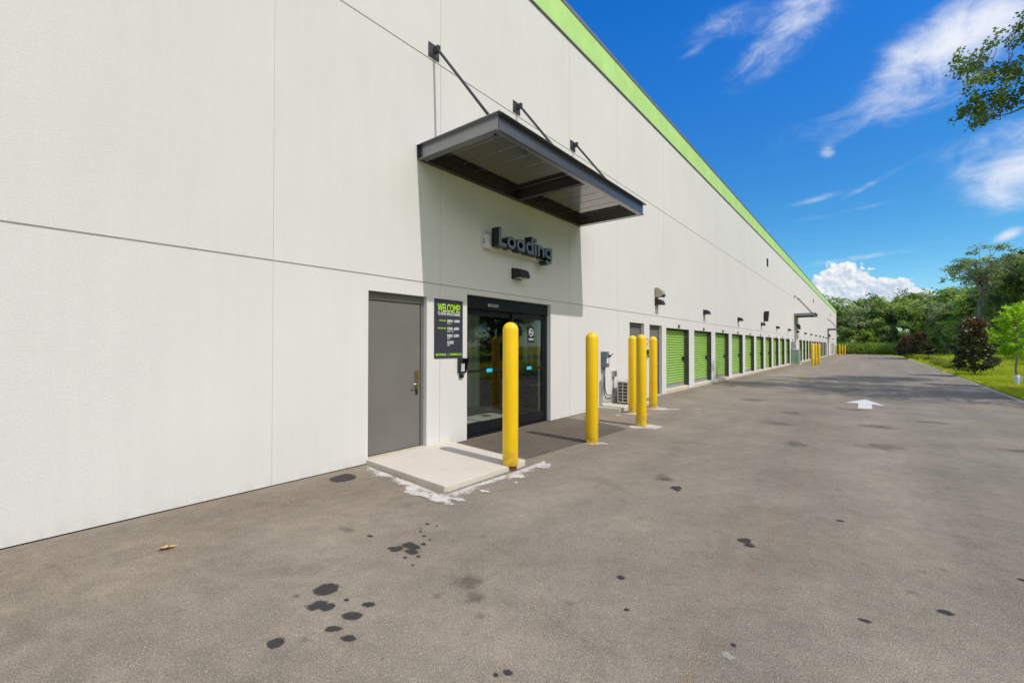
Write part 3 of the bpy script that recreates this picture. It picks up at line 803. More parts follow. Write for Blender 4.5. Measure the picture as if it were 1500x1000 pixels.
def loading_sign():
    root = empty('loading_sign')
    X0, X1 = .10, .262; s = .064       # stroke
    xh = .105                           # half x-height
    y = 0.0
    def put(polys):
        mb = MB(); letter_solid(mb, polys, X0, X1)
        for k, f in enumerate(mb.f):     # front faces in the paler colour
            if all(mb.v[i][0] > X1-.001 for i in f): mb.m[k] = 1
        mb.build('letter', [M['charcoal'], M['letter_face']], root, fix=False, bevel=0)
    put([('box', 0, s, 0, .315), ('box', s, .185, 0, s)]); y = .212
    def o_(cy): return ('ring', cy, xh, xh+.003, xh-s+.012)
    put([o_(y+xh)]); y += 2*xh+.030
    put([o_(y+xh), ('box', y+2*xh-s+.006, y+2*xh+.004, 0, .208)]); y += 2*xh+.036
    put([o_(y+xh), ('box', y+2*xh-s+.006, y+2*xh+.004, 0, .325)]); y += 2*xh+.034
    mbi = [('box', y, y+s-.006, 0, .208), ('ring', y+s/2-.003, .272, .036, .002, 0, 360, 24)]
    put(mbi); y += s+.030
    put([('box', y, y+s-.006, 0, .208), ('ring', y+.098, .110, .098, .098-s+.010, 0, 180, 24), ('box', y+.196-s+.010, y+.196, 0, .111)]); y += .196+.030
    put([o_(y+xh), ('box', y+2*xh-s+.006, y+2*xh+.004, -.02, .208), ('ring', y+xh-.003, -.005, xh+.006, xh-s+.012, 205, 360, 24)])
    tot = y+2*xh
    MB().box(.002, .098, -.02, tot-.10, -.045, .045).build('raceway', M['white_trim'], root, bevel=.004)
    jb = MB().box(.002, .098, -.12, -.022, -.04, .19)
    j = jb.build('junction_box', M['white_trim'], root, bevel=.01)
    MB().box(.03, .055, -.123, -.119, .10, .118).box(.03, .06, -.123, -.119, .045, .07).build('knockout', M['black_plastic'], j)
    return root, tot
ls, tot = loading_sign()
ls.location = (0, 5.77, 3.215)
ls.scale = (1, 1.61/tot, 1)
tag(ls, 'dark raised letters reading Loading above the glass sliding doors', 'sign', 'Loading signs')
for y, t in ((47.1, 'Loading letters under the second canopy, seen nearly edge on'), (88.6, 'tiny Loading letters under the farthest canopy')):
    c = copy_tree(ls); c.location = (0, y, 3.215); c['label'] = t

# wall lamps (wedge sconces)
def wedge_lamp(w=.27):
    root = empty('wall_lamp')
    MB().prism([(.002, .0), (.002, .165), (.12, .165), (.19, .125), (.225, .03), (.215, .0)], 'y', -w/2, w/2).build('housing', M['lamp_metal'], root, bevel=.008)
    MB().box(.03, .20, -w/2+.02, w/2-.02, -.008, -.0005).build('lens', M['lamp_lens'], root)
    MB().box(.001, .012, -w/2-.012, w/2+.012, -.02, .185).build('back_plate', M['lamp_metal'], root, bevel=.003)
    return root
wl = wedge_lamp(); wl.location = (0, 6.58, 2.775)
GL = 'wedge lamps along the wall'
tag(wl, 'dark wedge wall lamp just below the large Loading letters', 'wall lamp', GL)
LY = [(13.62, 'dark wedge lamp on the wall below the beige camera'), (18.75, 'dark wedge lamp above the second green roll door'), (24.7, 'dark wedge lamp above the fourth green roll door'),
      (30.9, 'dark wedge lamp below the black wall speaker'), (36.7, 'dark wedge lamp above the eighth green roll door'), (42.6, 'dark wedge lamp just before the second canopy'),
      (48.3, 'dark wedge lamp in the shade of the second canopy'), (54.7, 'first small dark wedge lamp beyond the second canopy'), (60.55, 'second small dark wedge lamp beyond the second canopy'),
      (66.4, 'third small dark wedge lamp beyond the second canopy'), (72.2, 'fourth small dark wedge lamp beyond the second canopy'), (78.0, 'fifth small dark wedge lamp beyond the second canopy'),
      (84.0, 'last tiny dark wedge lamp before the third canopy'), (89.6, 'tiny dark wedge lamp in the shade of the third canopy'), (100.9, 'tiny dark wedge lamp at the end of the wall')]
for y, t in LY:
    c = copy_tree(wl); c.location = (0, y, 2.80); c['label'] = t

# beige camera with bracket above the lamp
cam_ = empty('security_camera', (0, 13.55, 3.02)); tag(cam_, 'beige security camera on a short arm above the wedge lamp', 'camera')
MB().prism([(.03, .0), (.03, .30), (.10, .30), (.26, .16), (.27, .08), (.20, .01)], 'y', -.10, .10).build('housing', M['beige'], cam_, bevel=.008)
MB().box(.001, .03, -.07, .07, -.02, .30).build('back_plate', M['beige'], cam_, bevel=.004)
MB().prism([(.205, .002), (.272, .078), (.29, .06), (.225, -.01)], 'y', -.085, .085).build('lens', M['black_plastic'], cam_)
MB().tube([(.06, 0, .0), (.06, 0, -.07)], .02, 10).build('arm', M['conduit'], cam_)

# black speaker box
sp_ = empty('wall_speaker', (0, 31.9, 3.10)); tag(sp_, 'black box speaker on the white wall above the green doors', 'speaker')
MB().prism([(.04, .0), (.04, .62), (.26, .62), (.20, .0)], 'y', -.2, .2).build('body', M['black_plastic'], sp_, bevel=.01)
MB().box(.001, .04, -.05, .05, .2, .42).build('bracket', M['black_plastic'], sp_)

# welcome sign board
sg = empty('welcome_sign', (0, 4.570, 1.345)); tag(sg, 'navy welcome board with lime and white opening hours beside the glass doors', 'sign')
SW, SH = .60, .900
MB().box(.001, .012, 0, SW, 0, SH).build('board', M['sign_navy'], sg, bevel=.002)
def T(body, u0, u1, v, h, mt, bold=.0): return fit_text('lettering', body, u0*SW, u1*SW, (1-v)*SH-h*SH, h*SH, mt, sg, .0135, bold=bold)
T('WELCOME!', .10, .89, .075, .135, M['lime'], .022)
T('TO EXTRA SPACE STORAGE', .10, .89, .222, .048, M['white_ink'], .02)
T('GATE HOURS', .15, .38, .350, .024, M['lime'], .03)
T('6:00AM - 10:00PM', .43, .88, .338, .047, M['white_ink'], .03)
T('EVERY DAY', .43, .58, .402, .018, M['lime'], .03)
T('OFFICE HOURS', .10, .38, .480, .024, M['lime'], .03)
T('9:30AM - 6:00PM', .43, .85, .468, .050, M['white_ink'], .03)
T('MON - FRI', .43, .65, .534, .018, M['white_ink'], .03)
T('9:00AM - 5:30PM', .43, .85, .590, .050, M['white_ink'], .03)
T('SATURDAY', .43, .55, .656, .018, M['white_ink'], .03)
T('CLOSED', .43, .66, .705, .050, M['white_ink'], .03)
T('SUNDAY', .43, .53, .771, .018, M['white_ink'], .03)
T('SELF STORAGE', .04, .39, .920, .036, M['lime'], .03)
T('|', .455, .465, .915, .044, M['lime'], .03)
T('EXTRASPACE.COM', .53, .96, .920, .036, M['lime'], .03)

# keypad
kp = empty('entry_keypad', (0, 5.06, 1.10)); tag(kp, 'black entry keypad on the wall below the welcome board', 'keypad')
MB().prism([(.001, .0), (.001, .235), (.10, .235), (.10, .20), (.035, .0)], 'y', .0, .012).prism([(.001, .0), (.001, .235), (.10, .235), (.10, .20), (.035, .0)], 'y', .158, .17).box(.001, .10, .012, .158, .225, .235).box(.001, .01, .012, .158, .0, .225).build('hood', M['black_plastic'], kp, bevel=.003)
MB().box(.010, .035, .045, .135, .02, .215).build('keypad_body', M['conduit'], kp, bevel=.003)
MB().box(.035, .038, .055, .125, .165, .205).build('display', M['charcoal'], kp)
kk = MB()
for r_ in range(4):
    for c_ in range(3): kk.box(.035, .040, .055+c_*.025, .075+c_*.025, .03+r_*.032, .054+r_*.032)
kk.build('button', M['white_ink'], kp)
MB().box(.001, .03, .03, .12, -.075, -.008).build('card_reader', M['charcoal'], kp, bevel=.004)

# no smoking notice on the right pane
ns = empty('no_smoking_notice', (-.105, 7.10, 1.60)); tag(ns, 'small black no smoking notice stuck on the glass door', 'notice')
MB().box(-.008, -.004, 0, .20, 0, .31).build('panel', M['black_plastic'], ns)
rg = MB()
letter_solid(rg, [('ring', .10, .20, .075, .062)], -.004, -.002)
rg.prism([(.05, .243), (.058, .251), (.15, .159), (.142, .151)], 'x', -.0042, -.0018)
rg.box(-.0041, -.0019, .055, .12, .193, .207).box(-.0041, -.0019, .127, .145, .193, .207)
rg.build('symbol', M['white_ink'], ns, fix=False)
fit_text('lettering', 'NO SMOKING', .02, .18, .045, .042, M['white_ink'], ns, -.0035, bold=.02)

# round red prohibition sign and black bracket between the grey doors
rs_ = empty('red_ring_sign', (0, 12.84, 1.66)); tag(rs_, 'small white plate with a red ring between the two grey doors', 'sign')
MB().box(.001, .006, -.11, .11, -.13, .13).build('plate', M['white_ink'], rs_)
q = MB(); letter_solid(q, [('ring', 0, .01, .095, .068)], .0065, .008); 
for k in range(len(q.m)): q.m[k] = 0
q.build('ring', M['red_ink'], rs_, fix=False)
rl = empty('wall_reel', (0, 12.85, 1.32)); tag(rl, 'small black box on the wall between the two grey doors', 'box')
MB().box(.001, .10, -.10, .10, 0, .11).build('body', M['black_plastic'], rl, bevel=.01)
MB().tube([(.06, 0, 0), (.06, -.02, -.12)], .016, 8).build('nozzle', M['black_plastic'], rl)

# electrical disconnect with conduits, junction box, AC unit
el = empty('electrical_disconnect', (0, 9.93, 1.02)); tag(el, 'blue grey electrical switch box with lever on the white wall', 'switch box')
MB().box(.001, .12, 0, .20, 0, .38).build('box', M['blue_box'], el, bevel=.006)
MB().box(.12, .135, .015, .185, .02, .36).build('cover', M['blue_box'], el, bevel=.004)
MB().box(.1355, .137, .05, .15, .10, .22).build('notice', M['white_ink'], el)
MB().box(.135, .17, .16, .20, .24, .30).tube([(.155, .19, .27), (.20, .25, .33)], .012, 8).build('lever', M['black_plastic'], el, bevel=.003)
MB().tube([(.06, .05, 0), (.06, .05, -.55), (.065, .07, -.66), (.075, .13, -.74), (.085, .24, -.76), (.10, .45, -.74), (.13, .62, -.70)], .016, 10).tube([(.06, .10, 0), (.06, .105, -.5), (.065, .13, -.60), (.075, .19, -.68), (.085, .30, -.70), (.10, .48, -.68), (.13, .62, -.645)], .013, 10).build('conduit', M['conduit'], el)
jb_ = empty('junction_box', (0, 10.52, .76)); tag(jb_, 'small grey junction box with a bent conduit beside the air conditioner', 'junction box')
MB().box(.001, .07, 0, .16, 0, .15).build('box', M['galv'], jb_, bevel=.005)
MB().box(.07, .076, .01, .15, .01, .14).build('lid', M['conduit'], jb_)
MB().tube([(.035, .05, 0), (.035, .05, -.32), (.045, .07, -.40), (.07, .13, -.43), (.13, .20, -.41)], .012, 8).build('conduit', M['conduit'], jb_)
ac = empty('air_conditioner', (.14, 10.52, .09)); tag(ac, 'cream air conditioner unit with side grille standing behind the bollards', 'air conditioner')
AW, AD, AH = .82, .32, .57
MB().box(0, AD, 0.02, AW, .03, AH).box(.03, .09, .1, .16, 0, .03).box(.03, .09, .66, .72, 0, .03).box(.23, .29, .1, .16, 0, .03).box(.23, .29, .66, .72, 0, .03).build('casing', M['cream'], ac, bevel=.012)
MB().box(.03, AD-.03, .014, .0195, .06, AH-.03).build('coil', M['grille_dark'], ac)
gr = MB()
for k in range(7): z = .06+k*(AH-.09)/6; gr.box(.02, AD-.02, -.003, .013, z-.008, z+.008)
for k in range(3): x = .03+k*(AD-.06)/2; gr.box(x-.009, x+.009, -.005, .0125, .05, AH-.02)
gr.build('grille', M['cream'], ac)
fg = MB(); fg.tube([(AD+.001, .33+.2*cos(a*pi/12), .30+.2*sin(a*pi/12)) for a in range(25)], .008, 6, cap=False)
for k in range(8): fg.tube([(AD+.006, .33, .30), (AD+.006, .33+.2*cos(k*pi/4), .30+.2*sin(k*pi/4))], .005, 6)
fg.build('fan_guard', M['grille_dark'], ac)
pd = empty('equipment_pad', (0, 9.75, 0)); tag(pd, 'low grey concrete slab under the air conditioner', 'slab')
MB().box(.0015, .58, 0, 1.86, -.02, .088).build('slab', M['pad'], pd, bevel=.012)

# entrance pad
pad = MB()
pad.prism([(-.30, 3.43), (.02, 3.42), (1.60, 3.285), (1.63, 3.32), (1.64, 4.65), (1.60, 4.70), (-.01, 4.90), (-.30, 4.93)], 'z', -.05, .060)
po = pad.build('concrete_pad', M['pad'], bevel=.006); tag(po, 'pale concrete slab in front of the grey steel door', 'slab')

# ------------------------------------------------------------------ bollards
def bollard(H, gap=0.0):
    root = empty('bollard'); R_ = .098
    prof = [(R_*.97, gap), (R_, gap+.006), (R_, H-R_)] + [(R_*cos(radians(a)), H-R_+R_*.98*sin(radians(a))) for a in range(8, 90, 8)] + [(.001, H-.0015)]
    mb = MB().lathe(prof, 40); mb.build('sleeve', M['yellow'], root)
    if gap:
        MB().lathe([(.080, -.05), (.080, gap+.08)], 28).build('pipe', M['rust'], root)
    return root
GB = 'yellow bollards along the wall'
b1 = bollard(1.83, .058); b1.location = (1.60, 4.40, .0); tag(b1, 'nearest yellow bollard, with a rusty foot, at the corner of the concrete slab', 'bollard', GB)
b2 = bollard(1.75); b2.location = (1.66, 6.40, 0); tag(b2, 'yellow bollard at the edge of the dark asphalt patch by the glass doors', 'bollard', GB)
BL = [(1.67, 8.36, 1.76, 'front yellow bollard of the three before the air conditioner'), (.845, 9.86, 1.78, 'left yellow bollard close in front of the air conditioner'),
      (.91, 10.95, 1.78, 'right yellow bollard of the three, before the grey doors'),
      (1.76, 41.0, 1.78, 'front yellow bollard of the cluster near the second canopy'), (1.74, 44.2, 1.78, 'middle yellow bollard of the cluster near the second canopy'),
      (1.70, 47.8, 1.78, 'rear yellow bollard of the cluster near the second canopy'),
      (1.62, 86.4, 1.78, 'front yellow bollard of the farthest cluster'), (.66, 96.0, 1.78, 'yellow bollard of the farthest cluster, closest to the wall'),
      (1.35, 104.0, 1.78, 'half hidden yellow bollard of the farthest cluster'), (1.83, 101.0, 1.78, 'rightmost yellow bollard of the farthest cluster')]
for x, y, h, t in BL:
    c = copy_tree(b2); c.location = (x, y, 0); c.scale = (1, 1, h/1.75); c['label'] = t

# utility cabinet with meter box behind
uc = empty('utility_cabinet', (.02, 44.15, 0)); tag(uc, 'pale green utility cabinet against the wall before the second canopy', 'utility cabinet')
MB().box(0, .55, 0, 1.2, .10, 1.22).prism([(-.0, 1.221), (.57, 1.221), (.56, 1.26), (-.0, 1.30)], 'y', -.02, 1.22).build('body', M['util_green'], uc, bevel=.015)
MB().box(.55, .562, .05, .585, .16, 1.16).box(.55, .562, .615, 1.15, .16, 1.16).build('door', M['util_green'], uc, bevel=.004)
MB().box(-.005, .60, -.05, 1.25, -.02, .098).build('plinth', M['pad'], uc)
mt_ = empty('meter_box', (0, 44.3, 1.32)); tag(mt_, 'grey electric meter box on the wall above the green cabinet', 'meter box')
MB().box(.001, .22, 0, .75, .0, .62).build('box', M['meter'], mt_, bevel=.01)
MB().tube([(.22, .35, .38), (.32, .35, .38)], .10, 16).build('meter', M['galv'], mt_)
MB().tube([(.08, .6, .62), (.08, .6, 1.0)], .03, 8).build('conduit', M['galv'], mt_)

# fallen leaf
lf = bpy.data.meshes.new('fallen_leaf')
pts = [(0, -.055, .006), (.018, -.02, .012), (.045, -.012, .030), (.022, .008, .014), (.03, .04, .028), (.006, .028, .012), (0, .075, .02), (-.008, .03, .013), (-.032, .036, .010), (-.02, .004, .016), (-.04, -.02, .022), (-.014, -.022, .012)]
lf.from_pydata(pts+[(0, 0, .022)], [], [(12, i, (i+1) % 12) for i in range(12)])
lf.materials.append(M['leaf_tan'])
o = link(bpy.data.objects.new('fallen_leaf', lf)); o.location = (.95, 1.06, .002); o.rotation_euler = (.1, -.15, -.75); o.scale = (1.25, 1.25, 1)
tag(o, 'curled tan fallen leaf on the asphalt near the white wall', 'leaf')

# ------------------------------------------------------------------ plants
def leaves_mesh(name, P_, size, rng, mt, tint, aspect=.55, up=.35, nrm=None):
    """one four-sided folded leaf per point"""
    P_ = np.asarray(P_, float); n = len(P_)
    nn = rng.normal(size=(n, 3)); nn[:, 2] += up*2
    if nrm is not None: nn += nrm*1.2
    nn /= np.linalg.norm(nn, axis=1, keepdims=True)
    t = rng.normal(size=(n, 3)); t -= nn*(t*nn).sum(1, keepdims=True); t /= np.linalg.norm(t, axis=1, keepdims=True)
    b_ = np.cross(nn, t); L = size*rng.uniform(.65, 1.3, (n, 1))
    fold = nn*L*.12
    V = np.empty((n, 4, 3))
    V[:, 0] = P_-t*L*.5; V[:, 1] = P_+b_*L*aspect*.5+fold; V[:, 2] = P_+t*L*.5-fold*.6; V[:, 3] = P_-b_*L*aspect*.5+fold
    me = bpy.data.meshes.new(name)
    me.vertices.add(4*n); me.vertices.foreach_set('co', V.reshape(-1))
    me.loops.add(4*n); me.loops.foreach_set('vertex_index', np.arange(4*n, dtype=np.int32))
    me.polygons.add(n); me.polygons.foreach_set('loop_start', np.arange(0, 4*n, 4, dtype=np.int32)); me.polygons.foreach_set('loop_total', np.full(n, 4, np.int32))
    me.update(calc_edges=True)
    at = me.attributes.new('tint', 'FLOAT', 'FACE'); at.data.foreach_set('value', np.clip(tint, 0, 1).astype(np.float32))
    me.materials.append(mt)
    return me

def limb(mb, a, b_, r0, r1, rng, sag=.0, n=6, wob=.06):
    a = np.array(a, float); b_ = np.array(b_, float); L = np.linalg.norm(b_-a); pts = []
    for k in range(n+1):
        t = k/n; p = a+(b_-a)*t
        if 0 < k < n: p = p+rng.normal(size=3)*L*wob*.5
        p[2] += sag*L*sin(pi*t)
        pts.append(tuple(p))
    mb.tube(pts, [r0+(r1-r0)*k/n for k in range(n+1)], 7)
    return pts

def crown_tree(name, seed, H, centres, crad, per, leaf, mt_leaf, mt_bark, r0, fork=.35, up=.3, sink=0, aspect=.6):
    """trunk, limbs to every foliage clump, clumps of leaf-sized faces"""
    rng = np.random.default_rng(seed)
    root = empty(name)
    tr = MB(); top = np.array([rng.normal()*.02*H, rng.normal()*.02*H, H*.86])
    tp = limb(tr, (0, 0, -sink), top, r0, r0*.16, rng, n=9, wob=.025)
    tp = np.array(tp)
    P_ = []; T_ = []; Nn = []
    for c in centres:
        c = np.array(c[:3], float); cr = crad*rng.uniform(.7, 1.3)
        zz = max(fork*H*.6, min(c[2]-.18*H*rng.uniform(.5, 1.2), H*.8)); k = np.argmin(abs(tp[:, 2]-zz)); a = tp[k]
        limb(tr, a, c, r0*.36*(1-.5*zz/H), r0*.05, rng, sag=.08, n=5, wob=.10)
        base = rng.uniform(.05, .95)
        m_ = int(per*(cr/crad)**2)
        # several sprays inside one clump so that the outline stays ragged
        for s_ in range(5):
            d = rng.normal(size=3); d[2] *= .7; d /= np.linalg.norm(d)
            sc = c+d*cr*rng.uniform(.3, .85)
            q = rng.normal(size=(m_//5, 3))*np.array([.36, .36, .19])*cr*.9
            P_.append(sc+q); Nn.append(np.repeat((d+np.array([0, 0, .4]))[None], len(q), 0))
            T_.append(base+rng.uniform(-.14, .14)+rng.normal(size=len(q))*.20)
    P_ = np.concatenate(P_); T_ = np.concatenate(T_); Nn = np.concatenate(Nn)
    tr.build('trunk', mt_bark, root, fix=False)
    o = link(bpy.data.objects.new('crown', leaves_mesh('crown', P_, leaf, rng, mt_leaf, T_, aspect, up, Nn))); o.parent = root
    return root

def ball_centres(seed, n, c, r, zmin=-9, hollow=.55):
    rng = np.random.default_rng(seed); out = []
    while len(out) < n:
        d = rng.normal(size=3); d /= np.linalg.norm(d)
        q = np.array(c)+d*np.array(r)*rng.uniform(hollow, 1.0)
        if q[2] > zmin: out.append(q)
    return out

# six woodland tree forms, copied
protos = []
spec = [('f_dark', 12.5, (4.2, 4.2, 5.0), 38), ('f_bright', 10.0, (3.4, 3.4, 4.4), 34), ('f_dark', 14.0, (4.6, 4.6, 4.6), 38), ('f_grey', 11.0, (3.8, 3.8, 4.6), 34), ('f_dark', 9.0, (3.6, 3.6, 4.2), 34), ('f_bright', 12.0, (3.6, 3.6, 5.0), 34)]
for i, (mt_, H, r, n) in enumerate(spec):
    t = crown_tree('woodland_tree', 40+i, H, ball_centres(70+i, n, (0, 0, H-r[2]*.92), r, .8), 1.28, 125, .44, M[mt_], M['bark_dark'] if i % 2 else M['bark'], .22)
    protos.append(t)
used = [False]*len(protos)
WL = ['dark green broadleaf tree in the wood around the lot', 'bright green broadleaf tree in the wood around the lot', 'tall dark green tree in the wood around the lot', 'grey green tree in the wood around the lot', 'low dark bushy tree in the wood around the lot', 'tall bright green tree in the wood around the lot']
def wood(x, y, k, s=1.0, z=None):
    t = protos[k]
    if used[k]: t = copy_tree(t)
    used[k] = True
    t.location = (x, y, (terrain(x, y) if x > 8 else -.2)-.15 if z is None else z)
    t.rotation_euler = (0, 0, RND.uniform(0, 6.28)); t.scale = (s*RND.uniform(.92, 1.1), s*RND.uniform(.92, 1.1), s)
    tag(t, WL[k], 'tree', 'woodland '+['dark', 'bright', 'tall dark', 'grey', 'low', 'tall bright'][k]+' trees')
# wood behind the end of the lot
for x, y, k, s in ((-7, 127, 0, .92), (-2.5, 124, 2, .86), (.8, 130, 0, 1.0), (3.6, 123, 3, .98), (6.5, 126, 5, .92), (9.2, 122, 0, .95), (12.2, 125, 2, .90), (14.5, 119, 1, 1.0), (17.5, 122, 0, 1.02), (21, 118, 2, .85),
                   (-9, 135, 2, .95), (-4.5, 137, 2, .98), (0, 140, 5, 1.1), (5, 137, 2, .97), (9.5, 136, 0, 1.1), (14, 134, 2, .95), (18.5, 133, 5, 1.05), (24, 128, 0, 1.1),
                   (2.0, 119.5, 4, .62), (7.8, 118.5, 4, .66), (11.5, 116.5, 4, .70), (-3.0, 120, 4, .7), (5.0, 118.0, 1, .55)):
    wood(x, y, k, s)
# wood down the right-hand side
for x, y, k, s in ((14.2, 109, 0, .80), (17.2, 112, 2, .80), (15.8, 103, 3, .84), (19, 106, 0, .92), (17.6, 97, 1, .92), (20.6, 99, 2, .86), (19.6, 91, 0, .92), (22.6, 93, 2, .95), (18.8, 84.5, 3, .80), (21.0, 83, 2, .88),
                   (20.6, 75.5, 0, .90), (23.5, 78, 2, .95), (21.8, 68, 0, .86), (24.5, 70, 2, .95), (22.5, 60, 5, .80), (25, 62, 0, 1.0), (22.8, 52, 0, .8), (25.5, 54, 2, .9),
                   (16.6, 46.5, 4, .26), (17.4, 50.5, 4, .30), (17.2, 55, 1, .26), (18.2, 58.5, 4, .34), (18.4, 64, 4, .36), (17.6, 69, 1, .30), (18.9, 72, 4, .40), (16.9, 79, 4, .32), (16.2, 86.5, 4, .40), (15.2, 93, 4, .42), (14.2, 100, 4, .42), (13.4, 106, 1, .44),
                   (24, 45, 0, .9), (26, 38, 2, .85), (19.4, 53, 4, .36), (20, 61, 4, .42)):
    wood(x, y, k, s)
# beyond the frame on the right: the trees that stand across the lot from the doors
for x, y, k, s in ((28, 26, 0, .9), (29, 14, 2, .85), (28, 3, 0, .95), (30, -9, 5, .9), (31, -21, 0, 1.0), (34, 20, 2, 1.0), (35, 8, 0, 1.0), (33, 33, 2, 1.0), (36, -4, 2, 1.0), (25, 27, 4, .8), (26, 31, 1, .7), (25.5, 36, 4, .9), (27, 41, 0, .8), (27, 19, 4, .8)):
    wood(x, y, k, s)

# tall airy tree
rng = np.random.default_rng(5)
cs = []
while len(cs) < 74:
    d = rng.normal(size=3); d /= np.linalg.norm(d)
    q = np.array([.9, .3, 10.4])+d*np.array([5.1, 5.0, 2.7])*rng.uniform(.35, 1.0)
    if q[2] > 7.6+.25*math.hypot(q[0], q[1]): cs.append(q)
tall = crown_tree('airy_tree', 6, 12.6, cs, .62, 92, .22, M['f_grey'], M['bark_grey'], .24, fork=.80, up=.2)
tall.location = (15.3, 75, .3)
tag(tall, 'tall thin tree with an open see-through crown rising above the wood', 'tree')

# oak reaching into the picture from the right
rng = np.random.default_rng(9)
oakp = np.array([14.8, 19.6, 0.15])
vis = [(7.5, 10.46), (7.73, 10.59), (7.95, 10.78), (8.07, 10.52), (7.57, 10.15), (7.42, 10.34), (8.39, 10.33), (8.6, 10.45), (8.74, 9.98), (8.53, 9.96), (8.74, 11.12), (8.70, 11.0), (7.65, 9.65), (7.95, 9.44), (8.24, 9.23), (8.52, 8.92), (8.73, 9.06),
       (7.49, 9.05), (7.72, 8.87), (7.94, 8.69), (7.64, 8.57), (8.23, 8.81), (7.87, 9.14), (7.52, 8.87), (8.45, 9.47), (8.66, 9.5), (7.75, 9.3), (8.1, 9.05), (8.35, 9.0), (8.05, 9.6)]
P_ = []; T_ = []; Nn = []
tr = MB()
limb(tr, (0, 0, -.2), (-.3, .2, 12.5), .42, .10, rng, n=10, wob=.02)
def rel(x, y, z): return np.array([x, y, z])-oakp
m1 = limb(tr, (0, 0, 6.2), rel(9.6, 20.0, 8.75), .16, .060, rng, sag=.03, n=8, wob=.03)
m1b = limb(tr, rel(9.6, 20.0, 8.75), rel(8.30, 20.0, 8.58), .058, .014, rng, n=5, wob=.05)
m2 = limb(tr, (0, 0, 7.0), rel(9.4, 20.1, 9.50), .14, .050, rng, sag=.02, n=8, wob=.03)
m2b = limb(tr, rel(9.4, 20.1, 9.50), rel(8.15, 20, 9.98), .046, .018, rng, n=5, wob=.06)
limb(tr, rel(8.15, 20, 9.98), rel(7.6, 20, 10.40), .016, .006, rng, n=4, wob=.08)
limb(tr, (0, 0, 8.0), rel(8.75, 20.2, 11.0), .10, .012, rng, sag=.05, n=8, wob=.04)
limb(tr, rel(8.30, 20, 8.58), rel(8.02, 20, 8.45), .012, .005, rng, n=3)
for x, z in vis:
    c = rel(x, 20+rng.normal()*.5, z)
    near = min(m1b+m2b, key=lambda q_: (q_[0]-c[0])**2+(q_[2]-c[2])**2+.3*(q_[1]-c[1])**2)
    limb(tr, near, c, .012, .004, rng, n=4, wob=.12)
    base = rng.uniform(.3, .7)
    for s_ in range(4):
        sc = c+rng.normal(size=3)*np.array([.11, .3, .10])
        q_ = rng.normal(size=(28, 3))*np.array([.085, .16, .06])
        P_.append(sc+q_); T_.append(base+rng.normal(size=28)*.18)
cnt = 0
while cnt < 50:
    d = rng.normal(size=3); d /= np.linalg.norm(d)
    c = np.array([14.3, 21.6, 10.8])+d*np.array([6.0, 4.6, 3.2])*rng.uniform(.5, 1)
    if c[0] < 5.1+.182*c[1]+1.15 or c[0] > 18 or c[1] > 22.6: continue
    cnt += 1
    limb(tr, (0, 0, rng.uniform(5.5, 10)), c-oakp, .09, .015, rng, sag=.06, n=5, wob=.08)
    base = rng.uniform(.25, .7)
    for s_ in range(4):
        sc = c-oakp+rng.normal(size=3)*.55
        q_ = rng.normal(size=(48, 3))*np.array([.36, .36, .2])
        P_.append(sc+q_); T_.append(base+rng.normal(size=48)*.16)
P_ = np.concatenate(P_); T_ = np.concatenate(T_)
oak = empty('oak_tree', tuple(oakp)); tag(oak, 'leafy tree whose branch hangs into the sky at the top right', 'tree')
tr.build('trunk', M['bark'], oak, fix=False)
sz = np.where(np.arange(len(P_)) < 112*len(vis), .105, .21)[:, None]
oc = link(bpy.data.objects.new('crown', leaves_mesh('crown', P_, sz, rng, M['f_oak'], T_, .6, .35))); oc.parent = oak

hi = crown_tree('tall_tree', 17, 14.6, ball_centres(19, 34, (-.6, 0, 13.2), (2.9, 3.4, 1.5), 11.6, .3), .75, 120, .22, M['f_oak'], M['bark'], .26, fork=1.2)
hi.location = (15.6, 26.6, .2); tag(hi, 'tall tree with a high crown beyond the right edge, shading the asphalt', 'tree')

# bronze-leaved magnolias by the kerb
def magnolia(seed, H, W, per=84, leaf=.145):
    rng = np.random.default_rng(seed)
    root = empty('magnolia'); tr = MB(); limb(tr, (0, 0, -.1), (.05, .03, H*.9), .05, .012, rng, n=7, wob=.03)
    P_ = []; T_ = []
    for k in range(64):
        t = k/63; z = H*(.16+.80*t); w = W*.5*(1.0-.74*t**1.1)*(.62+.62*sin(k*1.7)**2)*(1 if t > .12 else .75)
        a = k*2.399+rng.normal()*.3; rr = w*rng.uniform(.45, 1.05)
        c = np.array([rr*cos(a), rr*sin(a), z+rng.normal()*.07])
        limb(tr, (0, 0, max(.2, z-.35*rr-.12)), c, .014, .005, rng, n=4, wob=.08)
        q_ = rng.normal(size=(per//2, 3))*np.array([.13, .13, .11])*W/2.2
        q2 = rng.normal(size=(per//2, 3))*np.array([.10, .10, .09])*W/2.2+np.array([cos(a), sin(a), .2])*.12
        P_ += [c+q_, c+q2]; red = .12+.56*t**1.4
        T_.append(np.clip(red+rng.normal(size=2*(per//2))*.24, 0, 1))
    P_ = np.concatenate(P_); T_ = np.concatenate(T_)
    tr.build('trunk', M['bark'], root, fix=False)
    o = link(bpy.data.objects.new('crown', leaves_mesh('crown', P_, leaf, rng, M['f_mag'], T_, .5, .15))); o.parent = root
    return root
GM = 'bronze leaved magnolias along the kerb'
t = magnolia(1, 3.0, 1.9); t.location = (9.35, 32.8, terrain(9.35, 32.8)); tag(t, 'nearest bronze leaved magnolia, dark and conical, on the lawn', 'tree', GM)
t = magnolia(2, 3.15, 2.9, 90, .2); t.location = (10.0, 74, terrain(10, 74)); tag(t, 'broad bronze magnolia of the distant pair by the kerb bend', 'tree', GM)
